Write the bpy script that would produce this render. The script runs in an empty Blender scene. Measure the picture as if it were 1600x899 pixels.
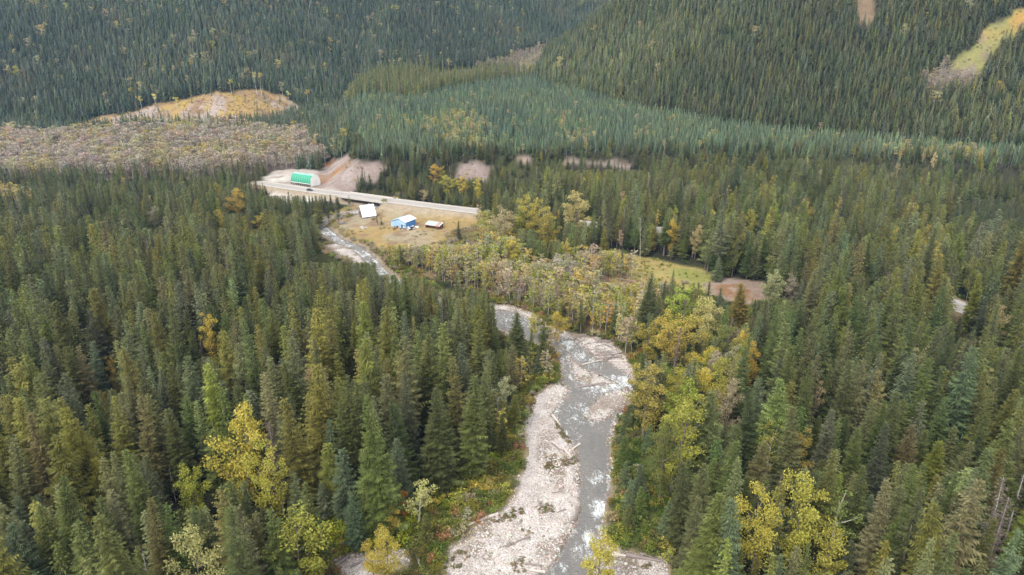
import bpy, math, random
import numpy as np
from mathutils import Vector, Matrix

R = math.radians
rng = np.random.default_rng(7)
random.seed(7)
SC = bpy.context.scene
COL = SC.collection

# ------------------------------------------------------------------ camera, sky, sun, exposure
CAM_H, PITCH, FPX = 105.0, R(20.5), 1067.0
cam_data = bpy.data.cameras.new('camera')
cam_data.sensor_width = 36.0
cam_data.lens = FPX / 1600 * 36.0
cam_data.clip_start, cam_data.clip_end = 1.0, 6000.0
cam = bpy.data.objects.new('camera', cam_data)
cam.location = (0, 0, CAM_H)
cam.rotation_euler = (R(90) - PITCH, 0, 0)
COL.objects.link(cam)
SC.camera = cam

SUN_EL, SUN_AZ = R(52), R(215)          # azimuth clockwise from +Y: high, behind the camera and to its left
world = bpy.data.worlds.new('World')
SC.world = world
world.use_nodes = True
wn, wl = world.node_tree.nodes, world.node_tree.links
wn.clear()
w_out = wn.new('ShaderNodeOutputWorld')
w_bg = wn.new('ShaderNodeBackground')
w_sky = wn.new('ShaderNodeTexSky')
w_sky.sky_type = 'NISHITA'
w_sky.sun_disc = False
w_sky.sun_elevation = SUN_EL
w_sky.sun_rotation = SUN_AZ
w_sky.altitude = 600
w_hsv = wn.new('ShaderNodeHueSaturation')      # a cloud layer greys the blue
w_hsv.inputs['Saturation'].default_value = 0.04
wl.new(w_sky.outputs[0], w_hsv.inputs['Color'])
wl.new(w_hsv.outputs[0], w_bg.inputs['Color'])
w_bg.inputs['Strength'].default_value = 0.15
wl.new(w_bg.outputs[0], w_out.inputs['Surface'])

sun_data = bpy.data.lights.new('sun', 'SUN')
sun_data.energy = 1.0
sun_data.angle = R(24)
sun_data.color = (1.0, 0.955, 0.88)
sun = bpy.data.objects.new('sun', sun_data)
sd = Vector((math.sin(SUN_AZ) * math.cos(SUN_EL), math.cos(SUN_AZ) * math.cos(SUN_EL), math.sin(SUN_EL)))
sun.rotation_euler = sd.to_track_quat('Z', 'Y').to_euler()
sun.location = (0, 0, 400)
COL.objects.link(sun)

SC.view_settings.view_transform = 'Standard'
SC.view_settings.look = 'None'
SC.view_settings.exposure = 1.65
SC.view_settings.gamma = 1.0
SC.view_settings.use_curve_mapping = False
SC.render.engine = 'CYCLES'
SC.cycles.max_bounces = 4
SC.cycles.diffuse_bounces = 3
SC.cycles.glossy_bounces = 2
SC.cycles.transmission_bounces = 2
SC.cycles.transparent_max_bounces = 4
SC.cycles.volume_bounces = 0
SC.cycles.use_denoising = True
SC.cycles.caustics_reflective = False
SC.cycles.caustics_refractive = False

# ------------------------------------------------------------------ small helpers
def tag(o, label=None, cat=None, group=None, kind=None):
    if label: o['label'] = label
    if cat: o['category'] = cat
    if group: o['group'] = group
    if kind: o['kind'] = kind
    return o

def make_mesh(name, V, F, mats=(), midx=None, col=None, colname='shade', smooth=False):
    """V (n,3), F (m,3) or (m,4) int arrays -> mesh datablock (fast path)."""
    V = np.asarray(V, np.float32); F = np.asarray(F, np.int32)
    me = bpy.data.meshes.new(name)
    n, k = F.shape
    me.vertices.add(len(V)); me.vertices.foreach_set('co', V.ravel())
    me.loops.add(n * k); me.loops.foreach_set('vertex_index', F.ravel())
    me.polygons.add(n)
    me.polygons.foreach_set('loop_start', np.arange(0, n * k, k, dtype=np.int32))
    me.polygons.foreach_set('loop_total', np.full(n, k, np.int32))
    for m in mats: me.materials.append(m)
    if midx is not None: me.polygons.foreach_set('material_index', np.asarray(midx, np.int32))
    if smooth: me.polygons.foreach_set('use_smooth', np.ones(n, bool))
    if col is not None:
        a = me.attributes.new(colname, 'FLOAT_COLOR', 'POINT')
        c = np.ones((len(V), 4), np.float32); col = np.asarray(col, np.float32)
        if col.ndim == 1: c[:, :3] = col[:, None]
        else: c[:, :3] = col
        a.data.foreach_set('color', c.ravel())
    me.update(calc_edges=True)
    return me

def link(name, me, parent=None, loc=None):
    o = bpy.data.objects.new(name, me)
    COL.objects.link(o)
    if parent is not None: o.parent = parent
    if loc is not None: o.location = loc
    return o

def empty(name, loc, rz=0.0):
    o = bpy.data.objects.new(name, None)
    o.empty_display_size = 0.5
    o.location = loc; o.rotation_euler = (0, 0, rz)
    COL.objects.link(o)
    return o

class MB:
    """collects boxes, prisms, tubes -> one mesh (polygons of any size)"""
    def __init__(s): s.v, s.f = [], []
    def add(s, vs, fs):
        b = len(s.v); s.v += [tuple(p) for p in vs]; s.f += [tuple(b + i for i in f) for f in fs]
    def box(s, x0, x1, y0, y1, z0, z1):
        s.add([(x0,y0,z0),(x1,y0,z0),(x1,y1,z0),(x0,y1,z0),(x0,y0,z1),(x1,y0,z1),(x1,y1,z1),(x0,y1,z1)],
              [(3,2,1,0),(4,5,6,7),(0,1,5,4),(1,2,6,5),(2,3,7,6),(3,0,4,7)])
        return s
    def prism(s, prof, y0, y1):          # profile in (x,z), extruded along y
        n = len(prof)
        s.add([(x,y0,z) for x,z in prof] + [(x,y1,z) for x,z in prof],
              [tuple(range(n)), tuple(range(2*n-1, n-1, -1))] + [(i, i+n, (i+1)%n+n, (i+1)%n) for i in range(n)])
        return s
    def tube(s, pts, rad, sides=8):
        pts = [Vector(p) for p in pts]; n = len(pts); vs = []
        for i, p in enumerate(pts):
            d = (pts[min(i+1,n-1)] - pts[max(i-1,0)]).normalized()
            a = d.cross(Vector((0,0,1)))
            a = Vector((1,0,0)) if a.length < 1e-3 else a.normalized()
            b = d.cross(a)
            r = rad[i] if hasattr(rad, '__len__') else rad
            for k in range(sides):
                t = 2*math.pi*k/sides
                vs.append(p + (a*math.cos(t) + b*math.sin(t))*r)
        fs = [(i*sides+k, i*sides+(k+1)%sides, (i+1)*sides+(k+1)%sides, (i+1)*sides+k) for i in range(n-1) for k in range(sides)]
        fs += [tuple(range(sides-1,-1,-1)), tuple((n-1)*sides+k for k in range(sides))]
        s.add(vs, fs); return s
    def mesh(s, name, mat):
        me = bpy.data.meshes.new(name); me.from_pydata(s.v, [], s.f)
        if mat: me.materials.append(mat)
        me.update(); return me
    def build(s, name, mat, parent=None, loc=None):
        return link(name, s.mesh(name, mat), parent, loc)

# ---- value noise (numpy)
_lat = rng.random((256, 256)).astype(np.float64)
def vnoise(x, y):
    xi, yi = np.floor(x).astype(int), np.floor(y).astype(int)
    fx, fy = x - xi, y - yi
    fx, fy = fx*fx*(3-2*fx), fy*fy*(3-2*fy)
    g = lambda i, j: _lat[i % 256, j % 256]
    return (g(xi,yi)*(1-fx)+g(xi+1,yi)*fx)*(1-fy) + (g(xi,yi+1)*(1-fx)+g(xi+1,yi+1)*fx)*fy
def fbm(x, y, s, o=4):
    t, a, n = 0, 1.0, 0.0
    for k in range(o):
        t = t + a*vnoise(x/s*2**k + 17.3*k, y/s*2**k + 5.1*k); n += a; a *= .5
    return t/n*2 - 1
def smooth(a, b, x):
    t = np.clip((x-a)/(b-a), 0, 1); return t*t*(3-2*t)

def line_dist(P, X, Y, want_t=False):
    """distance to polyline P (and arc length of the nearest point)"""
    best = np.full(np.shape(X), 1e9); tt = np.zeros(np.shape(X)); acc = 0
    for (ax,ay),(bx,by) in zip(P[:-1], P[1:]):
        dx, dy = bx-ax, by-ay; L = math.hypot(dx,dy)
        t = np.clip(((X-ax)*dx+(Y-ay)*dy)/(L*L), 0, 1)
        d = np.hypot(X-ax-t*dx, Y-ay-t*dy)
        m = d < best
        best = np.where(m, d, best); tt = np.where(m, acc+t*L, tt); acc += L
    return (best, tt) if want_t else best
def inside(P, X, Y):
    X = np.asarray(X, float); Y = np.asarray(Y, float)
    r = np.zeros(X.shape, bool); n = len(P)
    for i in range(n):
        (ax,ay),(bx,by) = P[i], P[(i+1)%n]
        if ay == by: continue
        c = ((ay > Y) != (by > Y)) & (X < (bx-ax)*(Y-ay)/(by-ay)+ax)
        r ^= c
    return r
def sdist(P, X, Y):                       # positive inside
    d = line_dist(list(P)+[P[0]], X, Y)
    return np.where(inside(P, X, Y), d, -d)

# ------------------------------------------------------------------ terrain
BENCH = [(-135,465),(-30,482),(100,497),(250,472),(350,442),(520,400),(900,700),(900,1600),(-250,1600),(-215,800),(-180,640)]
LMOUNT = [(-1900,600),(-700,700),(-480,720),(-300,735),(-200,850),(-60,985),(20,1040),(90,1090),(400,1240),(1400,1500),(1400,2200),(-1900,2200)]
RHILL = [(1000,380),(700,420),(440,495),(345,525),(214,580),(123,670),(23,858),(6,930),(50,1080),(150,1300),(900,1800),(1900,1200),(1900,500)]
ROAD = [(-184,489),(-169,480),(-135,461),(-112,450),(-62,424),(-23,405),(40,376),(95,356),(145,318),(170,280),(178,248),(205,220),(330,185)]
ROAD_Z = 3.4
BR0, BR1 = None, None                      # bridge span along the road (arc length), set below

def arc(P, x, y):
    return float(line_dist(P, np.array([x]), np.array([y]), True)[1][0])
BR0, BR1 = arc(ROAD, -110, 449), arc(ROAD, -80, 433)

def flat_at(px, py, z=0.0):
    u, v = (px-800)/FPX, (450-py)/FPX
    c, s = math.cos(PITCH), math.sin(PITCH)
    d = (u, c+v*s, -s+v*c); t = (z-CAM_H)/d[2]
    return d[0]*t, d[1]*t
PX = lambda L, z=0.0: [flat_at(x, y, z) for x, y in L]

# river, laid out where the photograph shows it on the valley floor
WZ = -0.55                                 # water level
W_MAIN = PX([(800,960),(845,899),(870,870),(895,830),(905,800),(907,760),(905,720),(895,690),(881,670),(866,650),(874,630),(893,608),
             (878,597),(881,580),(877,555),(875,530),(893,528),(915,545),(932,558),(952,565),(972,578),(980,588),(990,597),
             (988,608),(982,625),(968,645),(962,655),(957,670),(951,690),(953,720),(951,750),(946,790),(943,820),(936,860),(926,899),(905,960)])
ISLES = [PX([(886,552),(905,568),(925,580),(950,590),(964,597),(945,602),(915,599),(900,592),(891,575)]),
         PX([(984,604),(981,622),(966,640),(947,654),(925,659),(913,650),(919,632),(944,616)])]
W_UP = PX([(778,483),(800,485),(835,500),(853,515),(884,530),(878,548),(850,537),(820,526),(795,515),(765,505)])
CREEK = PX([(790,503),(755,497),(712,484),(665,466),(620,443),(592,422),(577,404),(560,388),(530,376),(508,360),(496,352),(510,343),(545,334),(575,327),(600,318),(610,312)])
BEDS = [PX([(690,960),(690,870),(700,850),(722,843),(745,820),(780,795),(801,770),(803,745),(822,735),(821,690),(819,660),(822,630),(850,610),(873,598),
            (874,575),(868,540),(862,520),(900,524),(925,527),(955,536),(978,560),(988,580),(994,600),(990,615),(984,630),(972,648),(962,664),(958,690),(960,720),(957,750),(950,800),(946,850),(990,864),
            (1040,874),(1052,905),(1040,960)]),
        PX([(762,475),(800,478),(842,495),(866,513),(900,524),(890,556),(850,545),(815,532),(780,520),(750,505)]),
        PX([(480,352),(490,346),(505,352),(518,364),(522,372),(508,372),(490,362)]),
        PX([(505,384),(530,377),(560,392),(585,400),(588,425),(560,415),(530,400)]),
        PX([(512,893),(525,872),(560,868),(600,862),(640,864),(640,890),(600,905),(540,910)])]
_iso = lambda X, Y: np.max([sdist(I, X, Y) for I in ISLES], axis=0)
def water_sd(X, Y):                        # positive in the water
    w = np.maximum(sdist(W_MAIN, X, Y), sdist(W_UP, X, Y))
    w = np.minimum(w, -_iso(X, Y))
    w = np.maximum(w, 2.7 + 1.2*fbm(X, Y, 14, 2) - line_dist(CREEK, X, Y))
    return w + 0.55*fbm(X, Y, 3.2, 3) + 0.9*fbm(X+31, Y-12, 7.5, 3)
def bed_sd(X, Y):                          # positive inside the stony river bed
    b = np.max([sdist(B, X, Y) for B in BEDS], axis=0)
    b = np.maximum(b, 4.2 - line_dist(CREEK, X, Y))
    return b + 1.1*fbm(X, Y, 6.0, 3)

def height0(X, Y):
    X = np.asarray(X, float); Y = np.asarray(Y, float)
    z = 0.7*fbm(X, Y, 60, 3)*smooth(8, 40, np.abs(X-20)+0*Y)
    z = z + 0.045*np.clip(Y-480, 0, 420)
    db = sdist(BENCH, X, Y)
    zb = 21*smooth(0, 40, db) + 0.082*np.clip(Y-515, 0, 420)*smooth(0, 60, db) + 1.2*fbm(X, Y, 50, 3)*smooth(0, 30, db)
    z = np.maximum(z, zb)
    dl = np.clip(sdist(LMOUNT, X, Y), 0, None)
    z = z + 0.42*dl + 0.25*dl*dl/(dl+220) + 13*fbm(X, Y, 110, 4)*smooth(20, 160, dl)
    dr = np.clip(sdist(RHILL, X, Y), 0, None)
    z = z + 0.50*dr + 0.28*dr*dr/(dr+110) + 13*fbm(X+500, Y, 110, 4)*smooth(15, 140, dr)
    return z
def height(X, Y):
    z = height0(X, Y)
    d, t = line_dist(ROAD, X, Y, True)
    k = 1 - smooth(6.5, 15, d)
    gap = smooth(BR0-1, BR0+2, t)*(1-smooth(BR1-2, BR1+1, t))
    k = k*(1-gap)
    z = z*(1-k) + (ROAD_Z-0.12)*k
    return z
def gz(x, y): return float(height(np.array([x]), np.array([y]))[0])

def at(px, py):
    """point of the terrain seen at a photograph pixel (marching the sight line to the ground)"""
    u, v = (px-800)/FPX, (450-py)/FPX
    c, s = math.cos(PITCH), math.sin(PITCH)
    d = np.array([u, c+v*s, -s+v*c])
    t = np.concatenate([np.arange(90, 700, 2.0), np.arange(700, 1800, 4.0)])
    P = d[None]*t[:,None]; P[:,2] += CAM_H
    h = height0(P[:,0], P[:,1])
    b = np.nonzero(P[:,2] <= h)[0]
    i = b[0] if len(b) else len(t)-1
    if i > 0 and len(b):
        a0, a1 = P[i-1,2]-h[i-1], P[i,2]-h[i]
        w = a0/(a0-a1+1e-9); q = P[i-1]*(1-w)+P[i]*w
    else: q = P[i]
    return float(q[0]), float(q[1])
AT = lambda L: [at(x, y) for x, y in L]
def proj(x, y, z):
    c, s = math.cos(PITCH), math.sin(PITCH)
    zz = z-CAM_H
    dep = y*c - zz*s
    return 800+FPX*x/dep, 450-FPX*(y*s+zz*c)/dep, dep

# ------------------------------------------------------------------ materials
def mat(name, color=(.5,.5,.5), rough=.8, noise=None, bump=0.0, bscale=4.0, spec=.3, metallic=0.0):
    """plain procedural material; noise = list of (scale, amount) brightness variation in object space"""
    m = bpy.data.materials.new(name); m.use_nodes = True
    n, l = m.node_tree.nodes, m.node_tree.links
    b = n['Principled BSDF']
    b.inputs['Roughness'].default_value = rough
    b.inputs['Specular IOR Level'].default_value = spec
    b.inputs['Metallic'].default_value = metallic
    c = n.new('ShaderNodeRGB'); c.outputs[0].default_value = (*color, 1)
    src = c.outputs[0]
    tc = n.new('ShaderNodeTexCoord')
    for sc_, am in (noise or [(3.0, .25)]):
        t = n.new('ShaderNodeTexNoise'); t.inputs['Scale'].default_value = sc_; t.inputs['Detail'].default_value = 4
        l.new(tc.outputs['Object'], t.inputs['Vector'])
        src = vmul(n, l, src, t.outputs['Fac'], am)
    l.new(src, b.inputs['Base Color'])
    if bump:
        t = n.new('ShaderNodeTexNoise'); t.inputs['Scale'].default_value = bscale; t.inputs['Detail'].default_value = 5
        l.new(tc.outputs['Object'], t.inputs['Vector'])
        bp = n.new('ShaderNodeBump'); bp.inputs['Strength'].default_value = bump; bp.inputs['Distance'].default_value = .2
        l.new(t.outputs['Fac'], bp.inputs['Height']); l.new(bp.outputs[0], b.inputs['Normal'])
    return m
def vmul(n, l, src, fac, amount):
    """src * (1 - amount + 2*amount*fac)"""
    a = n.new('ShaderNodeMath'); a.operation = 'MULTIPLY_ADD'
    a.inputs[1].default_value = 2*amount; a.inputs[2].default_value = 1-amount
    l.new(fac, a.inputs[0])
    x = n.new('ShaderNodeVectorMath'); x.operation = 'SCALE'
    l.new(src, x.inputs[0]); l.new(a.outputs[0], x.inputs['Scale'])
    return x.outputs[0]

def leaf_mat(name, instanced, transl=.24):
    """foliage: the tree's own colour (object colour, or the point's tint when instanced) times a per-spray value"""
    m = bpy.data.materials.new(name); m.use_nodes = True
    n, l = m.node_tree.nodes, m.node_tree.links
    b = n['Principled BSDF']; out = n['Material Output']
    if instanced:
        a = n.new('ShaderNodeAttribute'); a.attribute_type = 'INSTANCER'; a.attribute_name = 'tint'; src = a.outputs['Color']
    else:
        a = n.new('ShaderNodeObjectInfo'); src = a.outputs['Color']
    s = n.new('ShaderNodeAttribute'); s.attribute_name = 'shade'
    mx = n.new('ShaderNodeVectorMath'); mx.operation = 'MULTIPLY'
    l.new(src, mx.inputs[0]); l.new(s.outputs['Color'], mx.inputs[1])
    l.new(mx.outputs[0], b.inputs['Base Color'])
    b.inputs['Roughness'].default_value = .62; b.inputs['Specular IOR Level'].default_value = .22
    tr = n.new('ShaderNodeBsdfTranslucent'); l.new(mx.outputs[0], tr.inputs['Color'])
    ms = n.new('ShaderNodeMixShader'); ms.inputs[0].default_value = transl
    l.new(b.outputs[0], ms.inputs[1]); l.new(tr.outputs[0], ms.inputs[2]); l.new(ms.outputs[0], out.inputs['Surface'])
    return m
M_LEAF = leaf_mat('foliage', False); M_LEAF_I = leaf_mat('foliage_scattered', True)
M_BARK = mat('bark_grey_brown', (.16,.13,.11), .9, [(1.5,.35),(6,.3)])
M_PALE = mat('bark_pale', (.42,.39,.35), .85, [(1.2,.3),(5,.25)])
M_DEAD = mat('dead_wood', (.30,.27,.25), .85, [(1.0,.3),(6,.35)])
M_DRIFT = mat('driftwood_pale', (.52,.47,.42), .8, [(1.0,.25),(8,.3)])
M_DRIFT_D = mat('driftwood_grey', (.24,.20,.19), .85, [(1.0,.3),(8,.3)])

def ground_mat():
    m = bpy.data.materials.new('ground'); m.use_nodes = True
    n, l = m.node_tree.nodes, m.node_tree.links
    b = n['Principled BSDF']; b.inputs['Roughness'].default_value = .95; b.inputs['Specular IOR Level'].default_value = .1
    a = n.new('ShaderNodeAttribute'); a.attribute_name = 'soil'; src = a.outputs['Color']
    g = n.new('ShaderNodeNewGeometry')
    for sc_, am, dt in ((.06,.25,3),(.35,.45,4),(1.7,.45,5)):
        t = n.new('ShaderNodeTexNoise'); t.inputs['Scale'].default_value = sc_; t.inputs['Detail'].default_value = dt; t.inputs['Roughness'].default_value = .65
        l.new(g.outputs['Position'], t.inputs['Vector']); src = vmul(n, l, src, t.outputs['Fac'], am)
    l.new(src, b.inputs['Base Color'])
    t = n.new('ShaderNodeTexNoise'); t.inputs['Scale'].default_value = .9; t.inputs['Detail'].default_value = 6
    l.new(g.outputs['Position'], t.inputs['Vector'])
    bp = n.new('ShaderNodeBump'); bp.inputs['Strength'].default_value = .8; bp.inputs['Distance'].default_value = .5
    l.new(t.outputs['Fac'], bp.inputs['Height']); l.new(bp.outputs[0], b.inputs['Normal'])
    return m

def bed_mat():
    m = bpy.data.materials.new('river_stones'); m.use_nodes = True
    n, l = m.node_tree.nodes, m.node_tree.links
    b = n['Principled BSDF']; b.inputs['Roughness'].default_value = .85; b.inputs['Specular IOR Level'].default_value = .2
    g = n.new('ShaderNodeNewGeometry')
    a = n.new('ShaderNodeAttribute'); a.attribute_name = 'soil'
    v = n.new('ShaderNodeTexVoronoi'); v.inputs['Scale'].default_value = 3.4; l.new(g.outputs['Position'], v.inputs['Vector'])
    sep = n.new('ShaderNodeSeparateColor'); l.new(v.outputs['Color'], sep.inputs[0])
    src = vmul(n, l, a.outputs['Color'], sep.outputs[0], .30)
    t = n.new('ShaderNodeTexNoise'); t.inputs['Scale'].default_value = .25; t.inputs['Detail'].default_value = 5
    l.new(g.outputs['Position'], t.inputs['Vector']); src = vmul(n, l, src, t.outputs['Fac'], .3)
    l.new(src, b.inputs['Base Color'])
    bp = n.new('ShaderNodeBump'); bp.inputs['Strength'].default_value = .9; bp.inputs['Distance'].default_value = .25; bp.invert = True
    l.new(v.outputs['Distance'], bp.inputs['Height']); l.new(bp.outputs[0], b.inputs['Normal'])
    return m

def water_mat():
    m = bpy.data.materials.new('river_water'); m.use_nodes = True
    n, l = m.node_tree.nodes, m.node_tree.links
    b = n['Principled BSDF']
    g = n.new('ShaderNodeNewGeometry')
    def noise(sc, det, scl, dist=0.0, rough=.6):
        mp = n.new('ShaderNodeMapping'); mp.inputs['Scale'].default_value = scl; l.new(g.outputs['Position'], mp.inputs['Vector'])
        t = n.new('ShaderNodeTexNoise'); t.inputs['Scale'].default_value = sc; t.inputs['Detail'].default_value = det; t.inputs['Distortion'].default_value = dist; t.inputs['Roughness'].default_value = rough
        l.new(mp.outputs[0], t.inputs['Vector']); return t.outputs['Fac']
    def math_(op, a_, b_):
        q = n.new('ShaderNodeMath'); q.operation = op
        for i, v in enumerate((a_, b_)):
            if hasattr(v, 'links'): l.new(v, q.inputs[i])
            else: q.inputs[i].default_value = v
        return q.outputs[0]
    a = n.new('ShaderNodeAttribute'); a.attribute_name = 'foam'
    f1 = noise(.9, 8, (1.0,.45,1), .8, .72); f2 = noise(2.6, 5, (1.0,.6,1), .5, .7)
    mixf = math_('ADD', math_('MULTIPLY', f1, .6), math_('MULTIPLY', f2, .4))
    tot = math_('ADD', mixf, a.outputs['Fac'])
    mr = n.new('ShaderNodeMapRange'); mr.inputs['From Min'].default_value = .585; mr.inputs['From Max'].default_value = .70; l.new(tot, mr.inputs['Value'])
    c = n.new('ShaderNodeMix'); c.data_type = 'RGBA'
    c.inputs['A'].default_value = (.14,.152,.155,1); c.inputs['B'].default_value = (.29,.255,.23,1); l.new(noise(.22, 6, (1,.5,1), .5), c.inputs['Factor'])
    c2 = n.new('ShaderNodeMix'); c2.data_type = 'RGBA'; c2.inputs['B'].default_value = (.72,.75,.76,1)
    l.new(c.outputs['Result'], c2.inputs['A']); l.new(mr.outputs[0], c2.inputs['Factor']); l.new(c2.outputs['Result'], b.inputs['Base Color'])
    rr = n.new('ShaderNodeMapRange'); rr.inputs['To Min'].default_value = .12; rr.inputs['To Max'].default_value = .7
    l.new(mr.outputs[0], rr.inputs['Value']); l.new(rr.outputs[0], b.inputs['Roughness'])
    b.inputs['IOR'].default_value = 1.33
    bp = n.new('ShaderNodeBump'); bp.inputs['Strength'].default_value = 1.0; bp.inputs['Distance'].default_value = .55
    l.new(math_('ADD', noise(1.5, 5, (.7,1.3,1), .4), math_('MULTIPLY', f2, .7)), bp.inputs['Height']); l.new(bp.outputs[0], b.inputs['Normal'])
    return m

# ------------------------------------------------------------------ zones on the ground
Z = dict(
    bare   = AT([(-120,282),(150,281),(300,276),(400,272),(480,262),(500,258),(470,214),(400,206),(330,204),(180,214),(-120,222)]),
    golden = AT([(-100,350),(48,346),(50,322),(20,312),(-100,312)]),
    yard   = AT([(412,303),(410,278),(430,268),(470,264),(510,270),(548,290),(552,306),(540,318),(500,318),(440,316)]),
    scarp  = AT([(486,292),(500,262),(518,246),(560,249),(604,262),(590,276),(548,303),(505,296)]),
    scarp2 = AT([(708,284),(716,258),(752,251),(768,262),(756,282)]),
    scarp3 = AT([(790,251),(800,247),(828,248),(824,254)]),
    scarp4 = AT([(876,258),(884,251),(930,252),(990,260),(985,268),(930,262)]),
    farm   = AT([(505,362),(512,345),(535,326),(570,318),(640,322),(748,341),(752,352),(706,360),(696,378),(640,392),(590,390),(560,380),(530,372)]),
    decid  = AT([(575,384),(640,390),(700,366),(752,353),(785,385),(835,440),(930,418),(1010,440),(1075,445),(1020,480),(1000,545),(985,565),(955,530),(880,505),(850,500),(800,478),(760,462),(690,440),(620,418)]),
    meadow = AT([(900,412),(930,398),(958,391),(1000,402),(1092,420),(1120,436),(1108,462),(1060,458),(1000,440),(930,432)]),
    dirt   = AT([(1104,446),(1130,435),(1192,443),(1204,465),(1164,474),(1112,464)]),
    redbrush=AT([(905,470),(935,432),(1000,436),(1050,448),(1030,478),(960,482)]),
    rdec   = AT([(985,590),(1000,548),(1075,505),(1180,525),(1150,640),(1100,720),(1070,800),(1010,760),(978,660)]),
    lbank  = AT([(752,742),(788,700),(818,700),(820,630),(852,606),(876,596),(868,548),(848,548),(826,588),(796,640),(764,690)]),
    rplant = AT([(1450,400),(1490,335),(1560,318),(1700,318),(1700,430),(1600,425)]),
    cleared= AT([(60,209),(120,192),(200,176),(280,158),(345,143),(400,143),(450,150),(480,176),(462,190),(410,199),(330,205),(210,206)]),
    avalan = AT([(1474,118),(1496,94),(1552,40),(1590,12),(1660,-12),(1690,16),(1640,40),(1602,54),(1564,78),(1538,108),(1500,118)]),
    gully  = AT([(1332,-8),(1366,-8),(1372,30),(1362,48),(1342,50),(1336,24)]),
    alder1 = AT([(640,118),(700,112),(780,100),(820,84),(850,76),(845,100),(832,118),(780,116),(700,128)]),
    alder2 = AT([(1440,128),(1470,108),(1520,112),(1535,128),(1500,150),(1450,160)]),
    lowleft= AT([(505,905),(505,850),(560,800),(640,790),(690,770),(720,740),(800,700),(825,690),(825,740),(800,770),(745,822),(690,868),(690,905)]),
    rbank  = AT([(946,850),(948,700),(975,640),(1060,700),(1090,780),(1040,860),(1000,864)]),
    rbank2 = AT([(920,905),(945,872),(990,868),(1040,905),(1040,960),(900,960)]),
)
def zin(name, X, Y, wob=3.0, s=9.0):
    if name in ('cleared','avalan'): wob, s = 8.0, 24.0
    if name == 'bare': wob, s = 14.0, 30.0
    if name.startswith('scarp'): wob, s = 5.0, 11.0
    """soft-edged zone membership with a ragged outline"""
    return sdist(Z[name], X, Y) + wob*fbm(X, Y, s, 3)

def lerp(a, b, k): return a*(1-k[...,None]) + np.asarray(b, float)*k[...,None]
def soil(X, Y):
    n1, n2 = fbm(X, Y, 30, 4), fbm(X+90, Y-40, 9, 4)
    c = np.zeros(X.shape+(3,)); c[:] = (.035,.034,.019)
    c = lerp(c, (.055,.060,.020), smooth(-.1,.5,n1))
    near = smooth(0, 1, 1)
    def put(z, col, soft=3.0, wob=4.0, s=10.0):
        nonlocal c
        c = lerp(c, col, smooth(-soft, soft, zin(z, X, Y, wob, s)))
    def patch(z, col, noise, a, b):
        nonlocal c
        c = lerp(c, col, smooth(0, 4, zin(z, X, Y))*smooth(a, b, noise))
    put('bare', (.20,.155,.125)); put('golden', (.24,.17,.08))
    put('decid', (.19,.145,.075)); put('redbrush', (.27,.17,.09)); patch('decid', (.14,.13,.05), n1, 0, .4)
    put('farm', (.33,.235,.10), 2, 3); patch('farm', (.36,.30,.20), n1, .05, .35); patch('farm', (.22,.15,.09), n2, .1, .4)
    put('meadow', (.30,.25,.09), 2, 3); patch('meadow', (.34,.26,.10), n2, 0, .3); patch('meadow', (.21,.21,.06), n1, .1, .4)
    put('dirt', (.27,.20,.155), 1.5, 4); patch('dirt', (.36,.29,.24), n1, .05, .4); patch('dirt', (.22,.12,.06), n2, .15, .4)
    put('yard', (.46,.40,.355), 1.5, 2); patch('yard', (.60,.55,.49), n1, 0, .35); patch('yard', (.30,.255,.215), n2, .1, .4)
    for s_ in ('scarp','scarp2','scarp3','scarp4'):
        put(s_, (.225,.175,.155), 2.5, 2)
        patch(s_, (.31,.26,.235), n2, .1, .45); patch(s_, (.30,.15,.055), n1, .08, .35)
    put('cleared', (.35,.235,.10), 3, 5); patch('cleared', (.36,.29,.25), n1, -.1, .2); patch('cleared', (.38,.27,.08), n2, .1, .35); patch('cleared', (.20,.13,.08), fbm(X-33, Y*2.4, 14, 3), .1, .35)
    put('avalan', (.19,.18,.065), 3, 5); patch('avalan', (.17,.13,.10), fbm(X*1.6+5, Y*.7, 12, 4), -.02, .25)
    hi = smooth(92, 125, height0(X, Y))*smooth(0, 4, zin('avalan', X, Y))
    c = lerp(c, (.40,.235,.055), hi*smooth(-.45, .1, n2))
    put('gully', (.17,.12,.075)); put('alder1', (.20,.16,.13)); put('alder2', (.20,.16,.13))
    put('lowleft', (.11,.125,.03)); patch('lowleft', (.19,.17,.05), n2, 0, .3); put('rbank', (.085,.10,.03)); put('rbank2', (.22,.18,.12))
    put('rplant', (.07,.085,.04))
    d = line_dist(ROAD, X, Y)
    c = lerp(c, (.34,.275,.20), (1-smooth(9, 13+4*n2, d))*smooth(380, 400, Y))
    c = lerp(c, (.20,.15,.09), (1-smooth(8, 11+4*n2, d))*(1-smooth(380, 400, Y)))
    b = bed_sd(X, Y)
    c = lerp(c, (.25,.20,.13), smooth(-1.2, .0, b))
    return c*(1-.22*smooth(.2, .4, c[...,:1]))

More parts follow.
